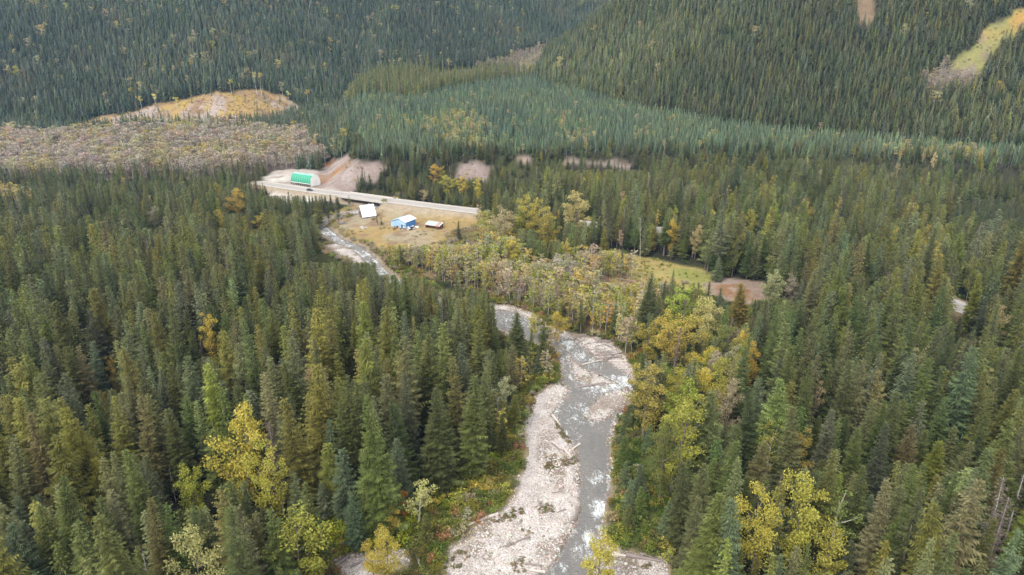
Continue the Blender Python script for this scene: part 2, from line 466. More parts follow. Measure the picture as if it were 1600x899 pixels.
# ------------------------------------------------------------------ ground, river bed, water
def grid_faces(nx, ny):
    i = np.arange(nx-1)[None,:] + nx*np.arange(ny-1)[:,None]
    return np.stack([i, i+1, i+1+nx, i+nx], -1).reshape(-1, 4)
ys = [18.0]
while ys[-1] < 1700: ys.append(ys[-1] + max(.75, (ys[-1]+70)*.0058))
ys = np.array(ys); ss = np.linspace(-1.12, 1.12, 520)
GY = np.repeat(ys[:,None], len(ss), 1); GX = ss[None,:]*(GY+75)
GZ = height(GX, GY)
_b = np.where((GY < 500) & (np.abs(GX) < 170), bed_sd(GX, GY), -9)
GZ = GZ - 2.2*smooth(.2, 1.6, _b)
ground = link('forest_floor', make_mesh('forest_floor', np.stack([GX,GY,GZ],-1).reshape(-1,3), grid_faces(len(ss), len(ys)), [ground_mat()], col=soil(GX,GY).reshape(-1,3), colname='soil', smooth=True))
tag(ground, kind='structure')

TRACK = PX([(850,618),(838,640),(829,670),(828,700),(830,735),(822,770),(808,800)])
M_BED, M_WATER = bed_mat(), water_mat()
BED_V, BED_F, BED_C, WAT_V, WAT_F, WAT_C = [], [], [], [], [], []
FOAM = [(938,793,2.2,.42),(933,802,1.6,.40),(922,844,2.0,.36),(936,748,1.8,.30),(948,742,1.4,.3),(926,752,1.3,.28),(934,825,1.0,.25),
        (975,597,3.2,.40),(960,601,3.4,.36),(945,606,3.0,.34),(928,608,2.6,.30),(908,640,3.2,.22),(900,655,2.6,.2),(888,645,3,.18),
        (888,538,3.5,.32),(905,556,4,.26),(925,567,4,.24),(893,590,3,.22),(912,598,2.6,.24),(800,500,8,.16),(830,505,5,.2),(878,888,1.2,.26),(905,690,2,.1)]
FOAMW = [(*flat_at(a, b, WZ), r*1.0, s*.47) for a, b, r, s in FOAM]
def bed_height(X, Y):
    w = water_sd(X, Y)
    z = np.where(w < 0, WZ + np.clip(-w*.10, 0, .42), WZ - np.clip(w*.3, 0, .7))
    z = z + .10*fbm(X, Y, 2.2, 3) + .12*fbm(X, Y, 9, 2)*(w < 0)
    return z, w
for (x0,x1,y0,y1,st) in ((-46,58,92,262,.42),(-150,6,262,470,.85)):
    xs, yy = np.arange(x0,x1,st), np.arange(y0,y1+st*.5,st)
    X, Y = np.meshgrid(xs, yy); nx = len(xs)
    z, w = bed_height(X, Y); b = bed_sd(X, Y)
    F = grid_faces(nx, len(yy))
    def take(ok, V, col, lv, lf, lc):
        f = F[ok.ravel()[F].all(1)]
        u, inv = np.unique(f, return_inverse=True)
        base = sum(len(q) for q in lv)
        lv.append(V.reshape(-1,3)[u]); lf.append(inv.reshape(-1,4)+base); lc.append(col.reshape(-1,col.shape[-1])[u])
    n1, n2 = fbm(X, Y, 12, 4), fbm(X+40, Y, 4, 4)
    c = np.zeros(X.shape+(3,)); c[:] = (.55,.485,.445)
    c = lerp(c, (.36,.30,.255), smooth(-.05,.35,n1)); c = lerp(c, (.30,.245,.19), smooth(.12,.35,fbm(X*1.5+9, Y*.6, 9, 4))); c = lerp(c, (.64,.585,.55), smooth(.05,.35,n2))
    c = lerp(c, (.30,.235,.15), smooth(2.2, .3, b)*.8)
    c = lerp(c, (.56,.50,.475), (1-smooth(1.0, 2.2, line_dist(TRACK, X, Y)+.8*n2)))
    c = c*.80
    c = lerp(c, (.15,.125,.10), smooth(-1.7, .1, w + 1.1*n2))
    z = np.where(b < 0, np.maximum(z, -.12) , z)
    take(b > -1.7, np.stack([X,Y,z],-1), c, BED_V, BED_F, BED_C)
    fo = .030 + .10*fbm(X, Y, 8, 3) + (.03+.10*fbm(X+7, Y, 5, 3))*(1-smooth(2,6,line_dist(CREEK,X,Y)))*(Y > 285)
    fo = fo + .07*smooth(1.2, 0, w)
    for fx, fy, fr, fs in FOAMW:
        fo = np.maximum(fo, fs*np.exp(-(((X-fx)/fr)**2+((Y-fy)/(fr*1.7))**2)))
    wz = WZ + .13*fbm(X*1.2, Y*.8, 1.9, 3) + .05*np.clip(fo-.12, 0, 1)*fbm(X, Y, .9, 2)*3
    take((w > -.6) & (b > -1.2), np.stack([X,Y,wz],-1), np.repeat(fo[...,None],3,-1), WAT_V, WAT_F, WAT_C)
bed = link('river_bed', make_mesh('river_bed', np.concatenate(BED_V), np.concatenate(BED_F), [M_BED], col=np.concatenate(BED_C), colname='soil', smooth=True))
tag(bed, kind='structure')
water = link('river', make_mesh('river', np.concatenate(WAT_V), np.concatenate(WAT_F), [M_WATER], col=np.concatenate(WAT_C), colname='foam', smooth=True))
tag(water, kind='structure')

# ------------------------------------------------------------------ tree shapes (built once, shared by every tree)
class TB:
    """numpy triangle collector with a per-vertex value"""
    def __init__(s): s.V, s.F, s.C, s.M, s.n = [], [], [], [], 0
    def tris(s, P, col, mi=0):              # P (k,3,3), col (k,) or (k,3)
        k = len(P); P = P.reshape(-1, 3)
        col = np.asarray(col, float)
        if col.ndim == 1: col = np.repeat(col[:,None], 3, 1)
        s.V.append(P); s.F.append(np.arange(3*k).reshape(k,3)+s.n); s.C.append(np.repeat(col, 3, 0)); s.M.append(np.full(k, mi)); s.n += 3*k
    def quads(s, P, col, mi=0):             # P (k,4,3)
        s.tris(np.concatenate([P[:,[0,1,2]], P[:,[0,2,3]]]), np.concatenate([col, col]), mi)
    def tube(s, pts, rad, sides=5, mi=0, col=1.0):
        pts = np.asarray(pts, float); n = len(pts); vs = []
        for i in range(n):
            d = pts[min(i+1,n-1)]-pts[max(i-1,0)]; d = d/(np.linalg.norm(d)+1e-9)
            a = np.cross(d, [0,0,1.0]); a = np.array([1.0,0,0]) if np.linalg.norm(a) < 1e-3 else a/np.linalg.norm(a)
            b = np.cross(d, a); t = np.arange(sides)*2*np.pi/sides
            vs.append(pts[i] + rad[i]*(np.cos(t)[:,None]*a + np.sin(t)[:,None]*b))
        vs = np.concatenate(vs); F = []
        for i in range(n-1):
            for k in range(sides):
                p, q = i*sides+k, i*sides+(k+1)%sides
                F += [(p,q,q+sides),(p,q+sides,p+sides)]
        F = np.array(F)
        s.V.append(vs); s.F.append(F+s.n); s.C.append(np.full((len(vs),3), col)); s.M.append(np.full(len(F), mi)); s.n += len(vs)
    def mesh(s, name, mats):
        return make_mesh(name, np.concatenate(s.V), np.concatenate(s.F), mats, np.concatenate(s.M), np.concatenate(s.C))

def conifer(g, tb, H=30., Rr=3.1, zb=.10, a0=-.12, a1=.55, dz=.52, nb=6, st=.34, prof=.74, lat=.50, wid=.125, rag=.22, droop=-.25, mi=0):
    """whorls of fronds: every branch is a flat drooping spray of twig triangles"""
    z = H*zb; lob = g.random(8)*6.28
    while z < H*.985:
        t = (z-H*zb)/(H*(1-zb))
        base = Rr*(1-t)**prof*min(1, .62+t*3.2) + .16
        n = max(3, int(round(nb*(1-.35*t)+g.random()-.5)))
        az0 = g.random()*6.28
        for k in range(n):
            az = az0 + k*6.283/n + g.normal()*.25
            L = base*(1+rag*g.normal()*.6 + .12*math.sin(2*az+lob[int(t*7)]))
            L = max(.2, L)
            if g.random() < .06: L *= .5
            sl = a0 + (a1-a0)*t**1.6 + g.normal()*.08
            rad = np.array([math.cos(az), math.sin(az), 0]); tan = np.array([-rad[1], rad[0], 0])
            m = max(2, int(L/st))
            s = np.linspace(.22 if L > 1 else .05, 1, m)
            zc = L*(sl*s + (-.10+.16*s)*s) + (g.random()-.5)*.25
            c = rad*(L*s)[:,None] + np.array([0,0,1])*(z+zc)[:,None]
            lt = lat*L*(1-.80*s)*(.75+.5*g.random(m)) + .24
            v = .62+.62*g.random()
            for sd_ in (-1, 1):
                d = rad*.62 + tan*sd_*.80
                tip = c + (d[None] + np.array([0,0,1])*(droop + .25*g.normal(size=m))[:,None])*lt[:,None]
                w = (wid+.10*lt)[:,None]
                P = np.stack([c-rad*w, c+rad*w+np.array([0,0,.05]), tip], 1)
                tb.tris(P, v*(.8+.4*g.random(m)), mi)
            tip = c[-1]+rad*(.35+.15*g.random())+np.array([0,0,.05])
            P = np.array([[c[-1]-tan*.16, c[-1]+tan*.16, tip], [rad*L*.05+np.array([-tan[0]*.1,-tan[1]*.1,z]), rad*L*.05+np.array([tan[0]*.1,tan[1]*.1,z]), c[-1]]])
            tb.tris(P, np.array([v, v]), mi)
        z += dz*(1-.35*t)*(.8+.4*g.random())
    # leader
    for k in range(5):
        az = k*1.26; r = np.array([math.cos(az), math.sin(az), 0])*.28
        tb.tris(np.array([[r*.2+[0,0,H*.965], r+[0,0,H*.972], [0,0,H]]]), np.array([1.0]), mi)

def conifer_far(g, tb, H=20., Rr=2.3, zb=.08, levels=11, n=6, prof=.85, mi=0):
    for i in range(levels):
        t = i/(levels-1); z = H*(zb+(1-zb)*t*.93); r = Rr*(1-t*.93)**prof
        a0 = g.random()*6.28
        for k in range(n):
            az = a0+k*6.283/n+g.normal()*.2; L = r*(.75+.5*g.random())
            rad = np.array([math.cos(az), math.sin(az), 0]); tan = np.array([-rad[1], rad[0], 0])
            w = L*.42+.1; up = H*(1-zb)/levels
            tip = rad*L+np.array([0,0,z-.18*L]); v = .65+.6*g.random()
            P = np.array([[tip-tan*w*.55, tip+tan*w*.55, np.array([0,0,z+up*1.15])], [tip-tan*w*.5-rad*.25*L, tip+tan*w*.5-rad*.25*L, tip+rad*.15*L-np.array([0,0,.12*L])]])
            tb.tris(P, np.array([v, v*.9]), mi)

def leaf_cloud(g, tb, cen, rad, n, size, mi=0, shell=.55):
    """n small leaf quads scattered in an ellipsoid"""
    d = g.normal(size=(n,3)); d /= np.linalg.norm(d,axis=1)[:,None]
    r = (shell+(1-shell)*g.random(n))*np.where(g.random(n) < .25, g.random(n), 1)
    c = np.asarray(cen)+d*r[:,None]*np.asarray(rad)
    a = g.normal(size=(n,3)); a /= np.linalg.norm(a,axis=1)[:,None]
    b = np.cross(a, g.normal(size=(n,3))); b /= np.linalg.norm(b,axis=1)[:,None]+1e-9
    s = size*(.6+.8*g.random(n))[:,None]
    P = np.stack([c-a*s*.6, c-b*s*.34, c+a*s*.6, c+b*s*.34], 1)
    v = .72+.5*g.random(n)
    h = g.random(n) < .12
    col = np.stack([v*np.where(h,.8,1), v*np.where(h,1.0,1), v*np.where(h,.9,1)], 1)
    tb.quads(P, col, mi)

def broadleaf(g, tb, tk, H=22., W=4.2, bole=.28, nl=9, ncl=54, per=92, leaf=.34, cl=1.55, top=.9, mi=0, ti=0, sparse=1.0):
    """trunk that forks into rising limbs; leaf clouds round limb ends, with gaps between"""
    lean = g.normal(size=2)*.03*H
    tp = [np.array([lean[0]*t**2, lean[1]*t**2, H*.86*t]) for t in np.linspace(0,1,7)]
    tk.tube(tp, [H*.014*(1-.85*t)+.02 for t in np.linspace(0,1,7)], 6, ti)
    ends = []
    for i in range(nl):
        t = bole+(.82-bole)*(i/(nl-1)); z = H*t; az = i*2.4+g.normal()*.4
        L = W*(.55+.5*math.sin(math.pi*min(1,(t-bole)/(1-bole)+.12)))*(.8+.4*g.random())
        p0 = np.array([lean[0]*t*t, lean[1]*t*t, z*.95]); rd = np.array([math.cos(az), math.sin(az), 0])
        pts = [p0 + rd*L*s + np.array([0,0,H*(.13*s+.04*s*s)]) for s in (0,.35,.7,1)]
        tk.tube(pts, [H*.006,H*.0045,H*.003,H*.0012], 4, ti)
        ends += [(pts[1], L), (pts[2], L), (pts[3], L)]
    ends += [(tp[-1]+np.array([0,0,H*.05]), W*.6), (tp[-2], W*.6), (tp[-1]+np.array([g.normal()*.6, g.normal()*.6, H*.10]), W*.5)]
    for i in range(ncl):
        p, L = ends[i % len(ends)]
        c = p + g.normal(size=3)*np.array([.30*W*.55, .30*W*.55, H*.035])
        r = cl*(.6+.7*g.random())
        leaf_cloud(g, tb, c, (r, r, r*.72), int(per*sparse*(.6+.8*g.random())), leaf, mi)
        if g.random() < .6: tk.tube([p, (p+c)/2+g.normal(size=3)*.1, c], [H*.0018, H*.0014, H*.0006], 3, ti)

def birch(g, tb, tk, H=12., W=1.5, n=150, leaf=.34, bole=.25, twigs=34, mi=0, ti=0, tw=.035):
    """slender bare-looking poplar or alder: pale stem, steep fine twigs, thin leaves"""
    lean = g.normal(size=2)*.02*H
    tk.tube([[lean[0]*t*t, lean[1]*t*t, H*.97*t] for t in np.linspace(0,1,5)], [.0075*H*(1-.9*t)+.012 for t in np.linspace(0,1,5)], 5, ti)
    for i in range(twigs):
        t = bole+(.95-bole)*g.random(); az = g.random()*6.28; L = W*(1.15-t*.7)*(.7+.6*g.random())
        p = np.array([lean[0]*t*t, lean[1]*t*t, H*t]); q = p+np.array([math.cos(az)*L, math.sin(az)*L, L*(.7+.7*g.random())])
        q[2] = min(q[2], H*1.0)
        s = np.array([-math.sin(az), math.cos(az), 0])*tw
        tk.tris(np.array([[p-s, p+s, q],[p-[0,0,tw],p+[0,0,tw],q]]), np.array([1.,1.]), ti)
        m = max(2, n//twigs)
        f = .45+.6*g.random(m)
        leaf_cloud(g, tb, p+(q-p)*.75, (L*.45, L*.45, L*.42), m, leaf, mi, shell=.2)

def shrub(g, tb, tk, H=2.6, W=1.7, ncl=9, per=34, leaf=.26, mi=0, ti=0):
    for i in range(ncl):
        az = g.random()*6.28; r = W*math.sqrt(g.random())*.8
        q = np.array([math.cos(az)*r, math.sin(az)*r, H*(.35+.55*g.random())*(1-.35*r/W)])
        tk.tube([[q[0]*.2,q[1]*.2,-.1], q*.6, q], [.04,.03,.012], 3, ti)
        rr = W*(.30+.22*g.random())
        leaf_cloud(g, tb, q, (rr, rr, rr*.8), per, leaf, mi, shell=.4)

def snag(g, tk, H=22., nb=46, ti=0, zb=.2, L0=1.6):
    tk.tube([[g.normal()*.05,g.normal()*.05,H*t] for t in np.linspace(0,1,6)], [.0105*H*(1-.9*t)+.02 for t in np.linspace(0,1,6)], 6, ti)
    for i in range(nb):
        t = zb+(.97-zb)*g.random(); az = g.random()*6.28; L = L0*(1.12-t)*(.5+.9*g.random())
        p = np.array([0,0,H*t]); rd = np.array([math.cos(az), math.sin(az), 0])
        q = p+rd*L+np.array([0,0,-.28*L+.1]); m_ = p+rd*L*.55+np.array([0,0,.02])
        tk.tube([p, m_, q], [.035,.028,.008], 3, ti)

# prototypes -------------------------------------------------------
CON = []      # near conifers: (crown, trunk, kind, height)
def add_con(seed, kind, **k):
    g = np.random.default_rng(seed); tb = TB(); H = k.get('H', 30.)
    conifer(g, tb, **k)
    tk = TB(); tk.tube([[0,0,-.6],[0,0,H*.3],[0,0,H*.65],[0,0,H*.97]], [.012*H+.06,.0095*H,.0055*H,.02], 7)
    zb = k.get('zb', .1)
    for i in range(14):                      # dead stubs under the live crown
        z = H*zb*(.35+.9*g.random()); az = g.random()*6.28; L = .5+.9*g.random()
        p = np.array([0,0,z]); q = p+np.array([math.cos(az)*L, math.sin(az)*L, -.15*L])
        tk.tube([p,(p+q)/2,q],[.03,.022,.006],3)
    CON.append((tb.mesh('crown', [M_LEAF]), tk.mesh('trunk', [M_BARK]), kind, H, k))
add_con(11, 'spruce', Rr=2.9, zb=.10)
add_con(12, 'spruce', Rr=2.5, zb=.16, rag=.3, prof=.7)
add_con(13, 'spruce', Rr=3.4, zb=.07, a0=-.2, prof=.76)
add_con(14, 'spruce', Rr=2.2, zb=.22, rag=.34, prof=.62, nb=5)
add_con(15, 'cedar', Rr=3.1, zb=.06, a0=-.38, a1=.3, prof=.66, droop=-.5, lat=.62, rag=.2)
add_con(16, 'cedar', Rr=2.7, zb=.10, a0=-.3, a1=.35, prof=.58, droop=-.45, lat=.6, rag=.3)
add_con(17, 'spruce', Rr=4.6, zb=.05, a0=-.16, prof=.92, nb=7, rag=.16, H=28.)
add_con(18, 'spruce', Rr=2.6, zb=.30, rag=.36, prof=.66, nb=5)
add_con(19, 'spruce', Rr=3.0, zb=.08, rag=.45, prof=.8, nb=5)
add_con(20, 'spruce', Rr=2.0, zb=.35, rag=.5, prof=.55, nb=5, H=31.)
add_con(25, 'cedar', Rr=3.5, zb=.05, a0=-.42, a1=.2, prof=.72, droop=-.55, lat=.6, rag=.28, H=27.)
add_con(26, 'spruce', Rr=2.7, zb=.12, rag=.28, prof=.88, H=29.)
DEADC = []
for sd_ in (21, 22):
    g = np.random.default_rng(sd_); tb = TB(); tk = TB()
    conifer(g, tb, H=26., Rr=1.9, zb=.16, nb=4, dz=.8, lat=.35, wid=.10, rag=.45, prof=.7)
    snag(g, tk, 26., 60, L0=1.9)
    DEADC.append((tb.mesh('crown', [M_LEAF]), tk.mesh('trunk', [M_DEAD]), 'dead conifer', 26.))
SNAG = []
for sd_ in (23, 24):
    g = np.random.default_rng(sd_); tk = TB(); snag(g, tk, 22., 50)
    SNAG.append(tk.mesh('trunk', [M_DEAD]))
BROAD = []
for sd_, k in ((31, dict(H=22., W=4.4)), (32, dict(H=20., W=3.4, bole=.22)), (33, dict(H=18., W=4.6, bole=.18, ncl=62)), (34, dict(H=24., W=3.0, bole=.2, nl=11, ncl=58)), (35, dict(H=20., W=2.6, bole=.4, nl=7, ncl=26, cl=1.1, sparse=.6))):
    g = np.random.default_rng(sd_); tb = TB(); tk = TB(); broadleaf(g, tb, tk, **k)
    BROAD.append((tb.mesh('crown', [M_LEAF]), tk.mesh('trunk', [M_PALE if sd_ == 35 else M_BARK]), k['H']))
BIRCH = []
for sd_, k in ((41, dict(n=420, W=1.7, leaf=.38)), (42, dict(n=240, W=1.5, twigs=60)), (43, dict(n=560, W=1.9, H=11., leaf=.38)), (44, dict(n=60, W=1.2, bole=.55, H=14.))):
    g = np.random.default_rng(sd_); tb = TB(); tk = TB(); birch(g, tb, tk, **k)
    BIRCH.append((tb.mesh('crown', [M_LEAF]), tk.mesh('trunk', [M_PALE]), k.get('H', 12.)))
ASPEN = []    # tall bare stem, small crown on top (the lone trees of the clearings)
for sd_ in (45, 46):
    g = np.random.default_rng(sd_); tb = TB(); tk = TB()
    tk.tube([[g.normal()*.15,g.normal()*.15,19*t] for t in np.linspace(0,1,6)], [.30-.22*t for t in np.linspace(0,1,6)], 6)
    for i in range(9):
        c = np.array([g.normal()*.9, g.normal()*.9, 14.8+4.6*g.random()]); tk.tube([[0,0,c[2]-1.2],c*np.array([.5,.5,1])-[0,0,.5],c],[.07,.05,.02],3)
        leaf_cloud(g, tb, c, (1.0,1.0,.9), 46, .45)
    ASPEN.append((tb.mesh('crown', [M_LEAF]), tk.mesh('trunk', [M_PALE]), 20.))
SHRUB = []
for sd_ in (51, 52, 53):
    g = np.random.default_rng(sd_); tb = TB(); tk = TB(); shrub(g, tb, tk)
    SHRUB.append((tb.mesh('leaves', [M_LEAF]), tk.mesh('stems', [M_BARK]), 2.6))

# scattered versions (one mesh each, colour from the point) ----------
def collection_of(name, meshes):
    c = bpy.data.collections.new(name)
    for nm, me in meshes:
        c.objects.link(bpy.data.objects.new(nm, me))
    return c
def joined(fn, name, mats):
    tb = TB(); fn(tb); return (name, tb.mesh(name, mats))
LM = [M_LEAF_I, M_BARK]; LP = [M_LEAF_I, M_PALE]
def c_mid(seed, **k):
    def fn(tb):
        g = np.random.default_rng(seed); H = k.get('H', 30.)
        conifer(g, tb, **k); tb.tube([[0,0,-.6],[0,0,H*.5],[0,0,H*.97]], [.012*H,.008*H,.02], 5, 1)
    return joined(fn, 'conifer_tree', LM)
P_MID = collection_of('conifer_trees', [c_mid(61, Rr=2.9, dz=.9, nb=6, st=.6, wid=.26, rag=.3), c_mid(62, Rr=2.5, dz=.9, nb=5, st=.6, wid=.26, rag=.36, zb=.18, prof=.68),
    c_mid(63, Rr=3.3, dz=.95, nb=6, st=.6, wid=.28, prof=.85, a0=-.2), c_mid(64, Rr=3.0, dz=.95, nb=6, st=.65, wid=.28, prof=.62, a0=-.35, droop=-.45, lat=.6),
    c_mid(66, Rr=3.6, dz=.95, nb=6, st=.65, wid=.28, prof=.7, a0=-.4, droop=-.5, lat=.6, rag=.3, H=27.), c_mid(67, Rr=2.6, dz=.9, nb=5, st=.6, wid=.26, rag=.5, zb=.12, prof=.85),
    c_mid(65, Rr=2.3, dz=.9, nb=5, st=.6, wid=.26, rag=.4, zb=.3, prof=.62)])
def c_far(seed, **k):
    def fn(tb):
        conifer_far(np.random.default_rng(seed), tb, **k); H = k.get('H', 20.)
        tb.tube([[0,0,-1],[0,0,H*.9]], [.22,.04], 4, 1)
    return joined(fn, 'far_conifer', LM)
P_FAR = collection_of('far_conifers', [c_far(71), c_far(72, Rr=1.9, levels=12), c_far(73, Rr=2.7, zb=.05), c_far(74, Rr=2.0, zb=.25, prof=.65), c_far(75, Rr=2.3, prof=.7, levels=13)])
P_YNG = collection_of('young_conifers', [c_far(81, H=8., Rr=1.45, zb=.02, levels=9), c_far(82, H=8., Rr=1.2, zb=.02, levels=9), c_far(83, H=8., Rr=1.65, zb=.0, levels=9, prof=.95)])
def b_sc(seed, fnc, mats, name, **k):
    return joined(lambda tb: fnc(np.random.default_rng(seed), tb, tb, mi=0, ti=1, **k), name, mats)
P_BIR = collection_of('bare_trees', [b_sc(91, birch, LP, 'bare_tree', n=260, W=1.8, leaf=.5), b_sc(92, birch, LP, 'bare_tree', n=180, W=1.9, twigs=60, leaf=.45), b_sc(93, birch, LP, 'bare_tree', n=320, W=2.1, H=11., leaf=.5), b_sc(94, birch, LM, 'bare_tree', n=240, W=2.0, twigs=60, H=10., leaf=.42)])
P_SHR = collection_of('bushes', [b_sc(s_, shrub, LM, 'bush') for s_ in (101,102,103,104)])
P_BRD = collection_of('gold_trees', [b_sc(s_, broadleaf, LP, 'gold_tree', H=16., W=2.6, ncl=20, per=34, leaf=.6, nl=6) for s_ in (105,106)])

# ------------------------------------------------------------------ where every tree stands
def htop(x, y, py):
    v = (450-py)/FPX; c, s = math.cos(PITCH), math.sin(PITCH)
    return CAM_H + y*(v*c-s)/(c+v*s)
CONC = [('dark green', (.088,.112,.043)), ('deep green', (.110,.134,.044)), ('blue-green', (.122,.146,.088)), ('grey-green', (.154,.166,.078)),
        ('olive', (.160,.163,.044)), ('yellow-green', (.186,.198,.040)), ('brownish green', (.168,.146,.064))]
CONC = [(n_, (r_*1.07, g_*1.02, b_*.86)) for n_, (r_, g_, b_) in CONC]
GOLD = {'golden': (.46,.345,.07), 'yellow': (.45,.38,.065), 'pale yellow': (.44,.39,.15), 'olive yellow': (.31,.30,.055), 'tan': (.42,.335,.165), 'mauve grey': (.41,.33,.265),
        'orange': (.48,.26,.04), 'lime': (.25,.29,.03), 'olive green': (.19,.205,.05), 'grey tan': (.36,.31,.19), 'rust': (.33,.17,.08)}
def jit(c, a=.14):
    v = 1+a*rng.normal(); return tuple(max(.004, k*v*(1+.06*rng.normal())) for k in c)

TR = []        # every tree: dict
def add(fam, x, y, h, proto, cname, tint, w=1.0, hero=None, lean=(0,0)):
    TR.append(dict(fam=fam, x=x, y=y, z=gz(x, y), h=h, p=proto, cn=cname, tint=tint, w=w, rz=random.random()*6.283, hero=hero, lean=lean))

# -- single trees that stand out in the photograph: (base px, top py, base py, crown width px, proto, colour, label)
HB = [(392,648,812,92,2,'yellow','big yellow cottonwood whose crown tops the trees left of the gravel bar'),
 (432,692,850,66,0,'yellow','yellow cottonwood leaning out in front of the biggest yellow crown on the left'),
 (325,838,985,78,2,'pale yellow','pale yellow cottonwood cut by the bottom edge in the left forest'),
 (474,808,935,84,1,'olive yellow','olive yellow cottonwood at the bottom edge with its pale trunk showing'),
 (318,726,830,40,1,'yellow','small yellow cottonwood half hidden between spruces left of the big yellow crown'),
 (610,832,925,58,2,'golden','bright golden birch clump at the bottom edge left of the gravel bar'),
 (585,846,915,40,0,'yellow','yellow birch leaning against the golden clump at the bottom edge'),
 (655,752,826,44,4,'pale yellow','thin pale yellow aspen among the low bushes left of the gravel bar'),
 (632,772,822,26,2,'orange','small orange tree in the thicket left of the gravel bar'),
 (612,795,850,34,2,'golden','golden leafed tree under the dark spruces left of the gravel bar'),
 (932,838,940,48,1,'yellow','yellow poplar standing in the river edge at the bottom'),
 (1172,768,925,70,0,'yellow','big yellow cottonwood at the lower right with a wide crown'),
 (1232,752,905,84,2,'olive yellow','olive yellow cottonwood right behind the wide yellow crown at the lower right'),
 (1290,772,885,58,4,'olive green','thin grey-green aspen right of the olive yellow crown at the lower right'),
 (1280,824,935,56,1,'olive yellow','olive yellow round tree below the thin aspen at the lower right'),
 (1046,614,778,58,3,'olive yellow','tall olive yellow cottonwood with a long bare trunk right of the river'),
 (1004,566,690,52,3,'olive yellow','yellow green cottonwood at the river bend on the right bank'),
 (1030,700-40,790,44,2,'olive green','rounded olive tree on the right bank below the bend'),
 (1062,452,545,64,0,'olive yellow','broad yellow cottonwood in front of the dirt clearing'),
 (1096,470,560,52,2,'pale yellow','pale tan cottonwood right of the broad yellow one by the dirt clearing'),
 (1040,490,585,56,0,'golden','golden cottonwood facing the river above the right bend'),
 (1066,500,590,60,2,'golden','golden cottonwood right of its twin above the right bend'),
 (1010,505,575,40,1,'olive yellow','dull yellow poplar left of the golden pair above the river bend'),
 (1166,538,622,30,2,'golden','small golden tree alone among the spruces on the right'),
 (1112,590,690,44,1,'olive yellow','olive yellow cottonwood in the right forest above the tall bare trunk'),
 (1132,598,700,40,2,'grey tan','grey tan cottonwood among spruces right of the river'),
 (1265,598,680,22,4,'tan','thin tan aspen with grey stems among spruces on the right'),
 (1190,664,770,40,4,'olive yellow','faded sparse tree between two spruces at the right'),
 (1228,668,770,42,3,'olive yellow','olive poplar left of the pale spruce in the lower right'),
 (340,488,600,28,3,'yellow','yellow cottonwood alone in the middle of the left forest'),
 (188,556,640,16,3,'golden','small golden tree deep in the left forest'),
 (378,298,352,36,2,'golden','golden round cottonwood at the far edge of the left forest'),
 (350,330,370,22,2,'golden','small golden tree left of the round one at the far forest edge'),
 (408,335,372,22,1,'yellow','yellow tree right of the round golden one at the far forest edge'),
 (248,326,372,24,2,'grey tan','tan round tree at the far side of the left forest'),
 (800,374,425,24,3,'golden','pointed golden poplar in the tan thicket below the farm'),
 (868,488,535,34,2,'golden','golden tree bent over the upper river bend'),
 (834,490,530,20,1,'yellow','yellow poplar beside the dark spruces at the upper river'),
 (832,308,385,46,0,'yellow','yellow cottonwood crown above the dark forest right of the road'),
 (900,300,375,40,1,'pale yellow','pale yellow poplar rising from the middle forest'),
 (856,330,400,40,3,'olive yellow','olive cottonwood in the middle forest right of the road'),
 (790,325,395,34,1,'tan','tan tree at the edge of the middle forest near the road end'),
 (680,258,292,26,2,'golden','golden round tree on the slope above the highway'),
 (700,276,308,28,2,'yellow','yellow tree in the row along the slope above the highway'),
 (724,275,310,16,3,'yellow','slim yellow poplar at the foot of the small brown scarp'),
 (748,276,318,14,3,'yellow','slim yellow poplar with a white stem right of the brown scarp'),
 (664,298,317,20,2,'tan','tan tree close to the highway edge'),
 (622,300,313,16,1,'tan','small tan tree right by the highway shoulder'),
 (1045,345,400,28,2,'golden','golden tree behind the yellow meadow'),
 (1085,355,405,24,2,'tan','tan tree behind the yellow meadow near its right end'),
 (1200,425,492,30,1,'tan','tan cottonwood just right of the dirt clearing'),
 (1232,432,490,26,1,'grey tan','grey tan cottonwood further right of the dirt clearing'),
 (1170,340-10,385,20,2,'olive yellow','small yellow tree in the right forest behind the meadow'),
 (845,322,380,26,2,'tan','tan crown peeping out behind the yellow cottonwood right of the road')]
for bx, ty, by, wp, pr, cn, lab in HB:
    x, y = at(bx, by); z = gz(x, y); h = htop(x, y, ty)-z; dep = proj(x, y, z+h*.6)[2]
    W = {0:4.4,1:3.4,2:4.6,3:3.0,4:2.6}[pr]; s = h/BROAD[pr][2]
    add('broad', x, y, h, pr, cn, jit(GOLD[cn], .05), w=float(np.clip((wp*dep/FPX)/(2.3*W*s), .55, 1.6)), hero=lab)
HA = [(225,150,190,0),(247,146,184,1),(279,152,190,0),(284,162,192,1),(364,124,160,0),(402,112,150,1),(409,114,152,0),(452,142,172,1),(483,140,176,0),(560,70,92,1),(255,166,186,0)]
for i, (bx, ty, by, pr) in enumerate(HA):
    x, y = at(bx, by); z = gz(x, y); h = htop(x, y, ty)-z
    add('aspen', x, y, h, pr, 'pale yellow' if i % 2 else 'golden', jit(GOLD['pale yellow' if i % 2 else 'golden']), w=.9, hero='')
for bx, ty, by in ((1000,338,408),(1323,375,432),(1393,385,440),(1282,370,425)):
    x, y = at(bx, by); z = gz(x, y)
    add('birch', x, y, htop(x, y, ty)-z, 3, 'grey tan', jit(GOLD['grey tan']), w=.8, hero='')
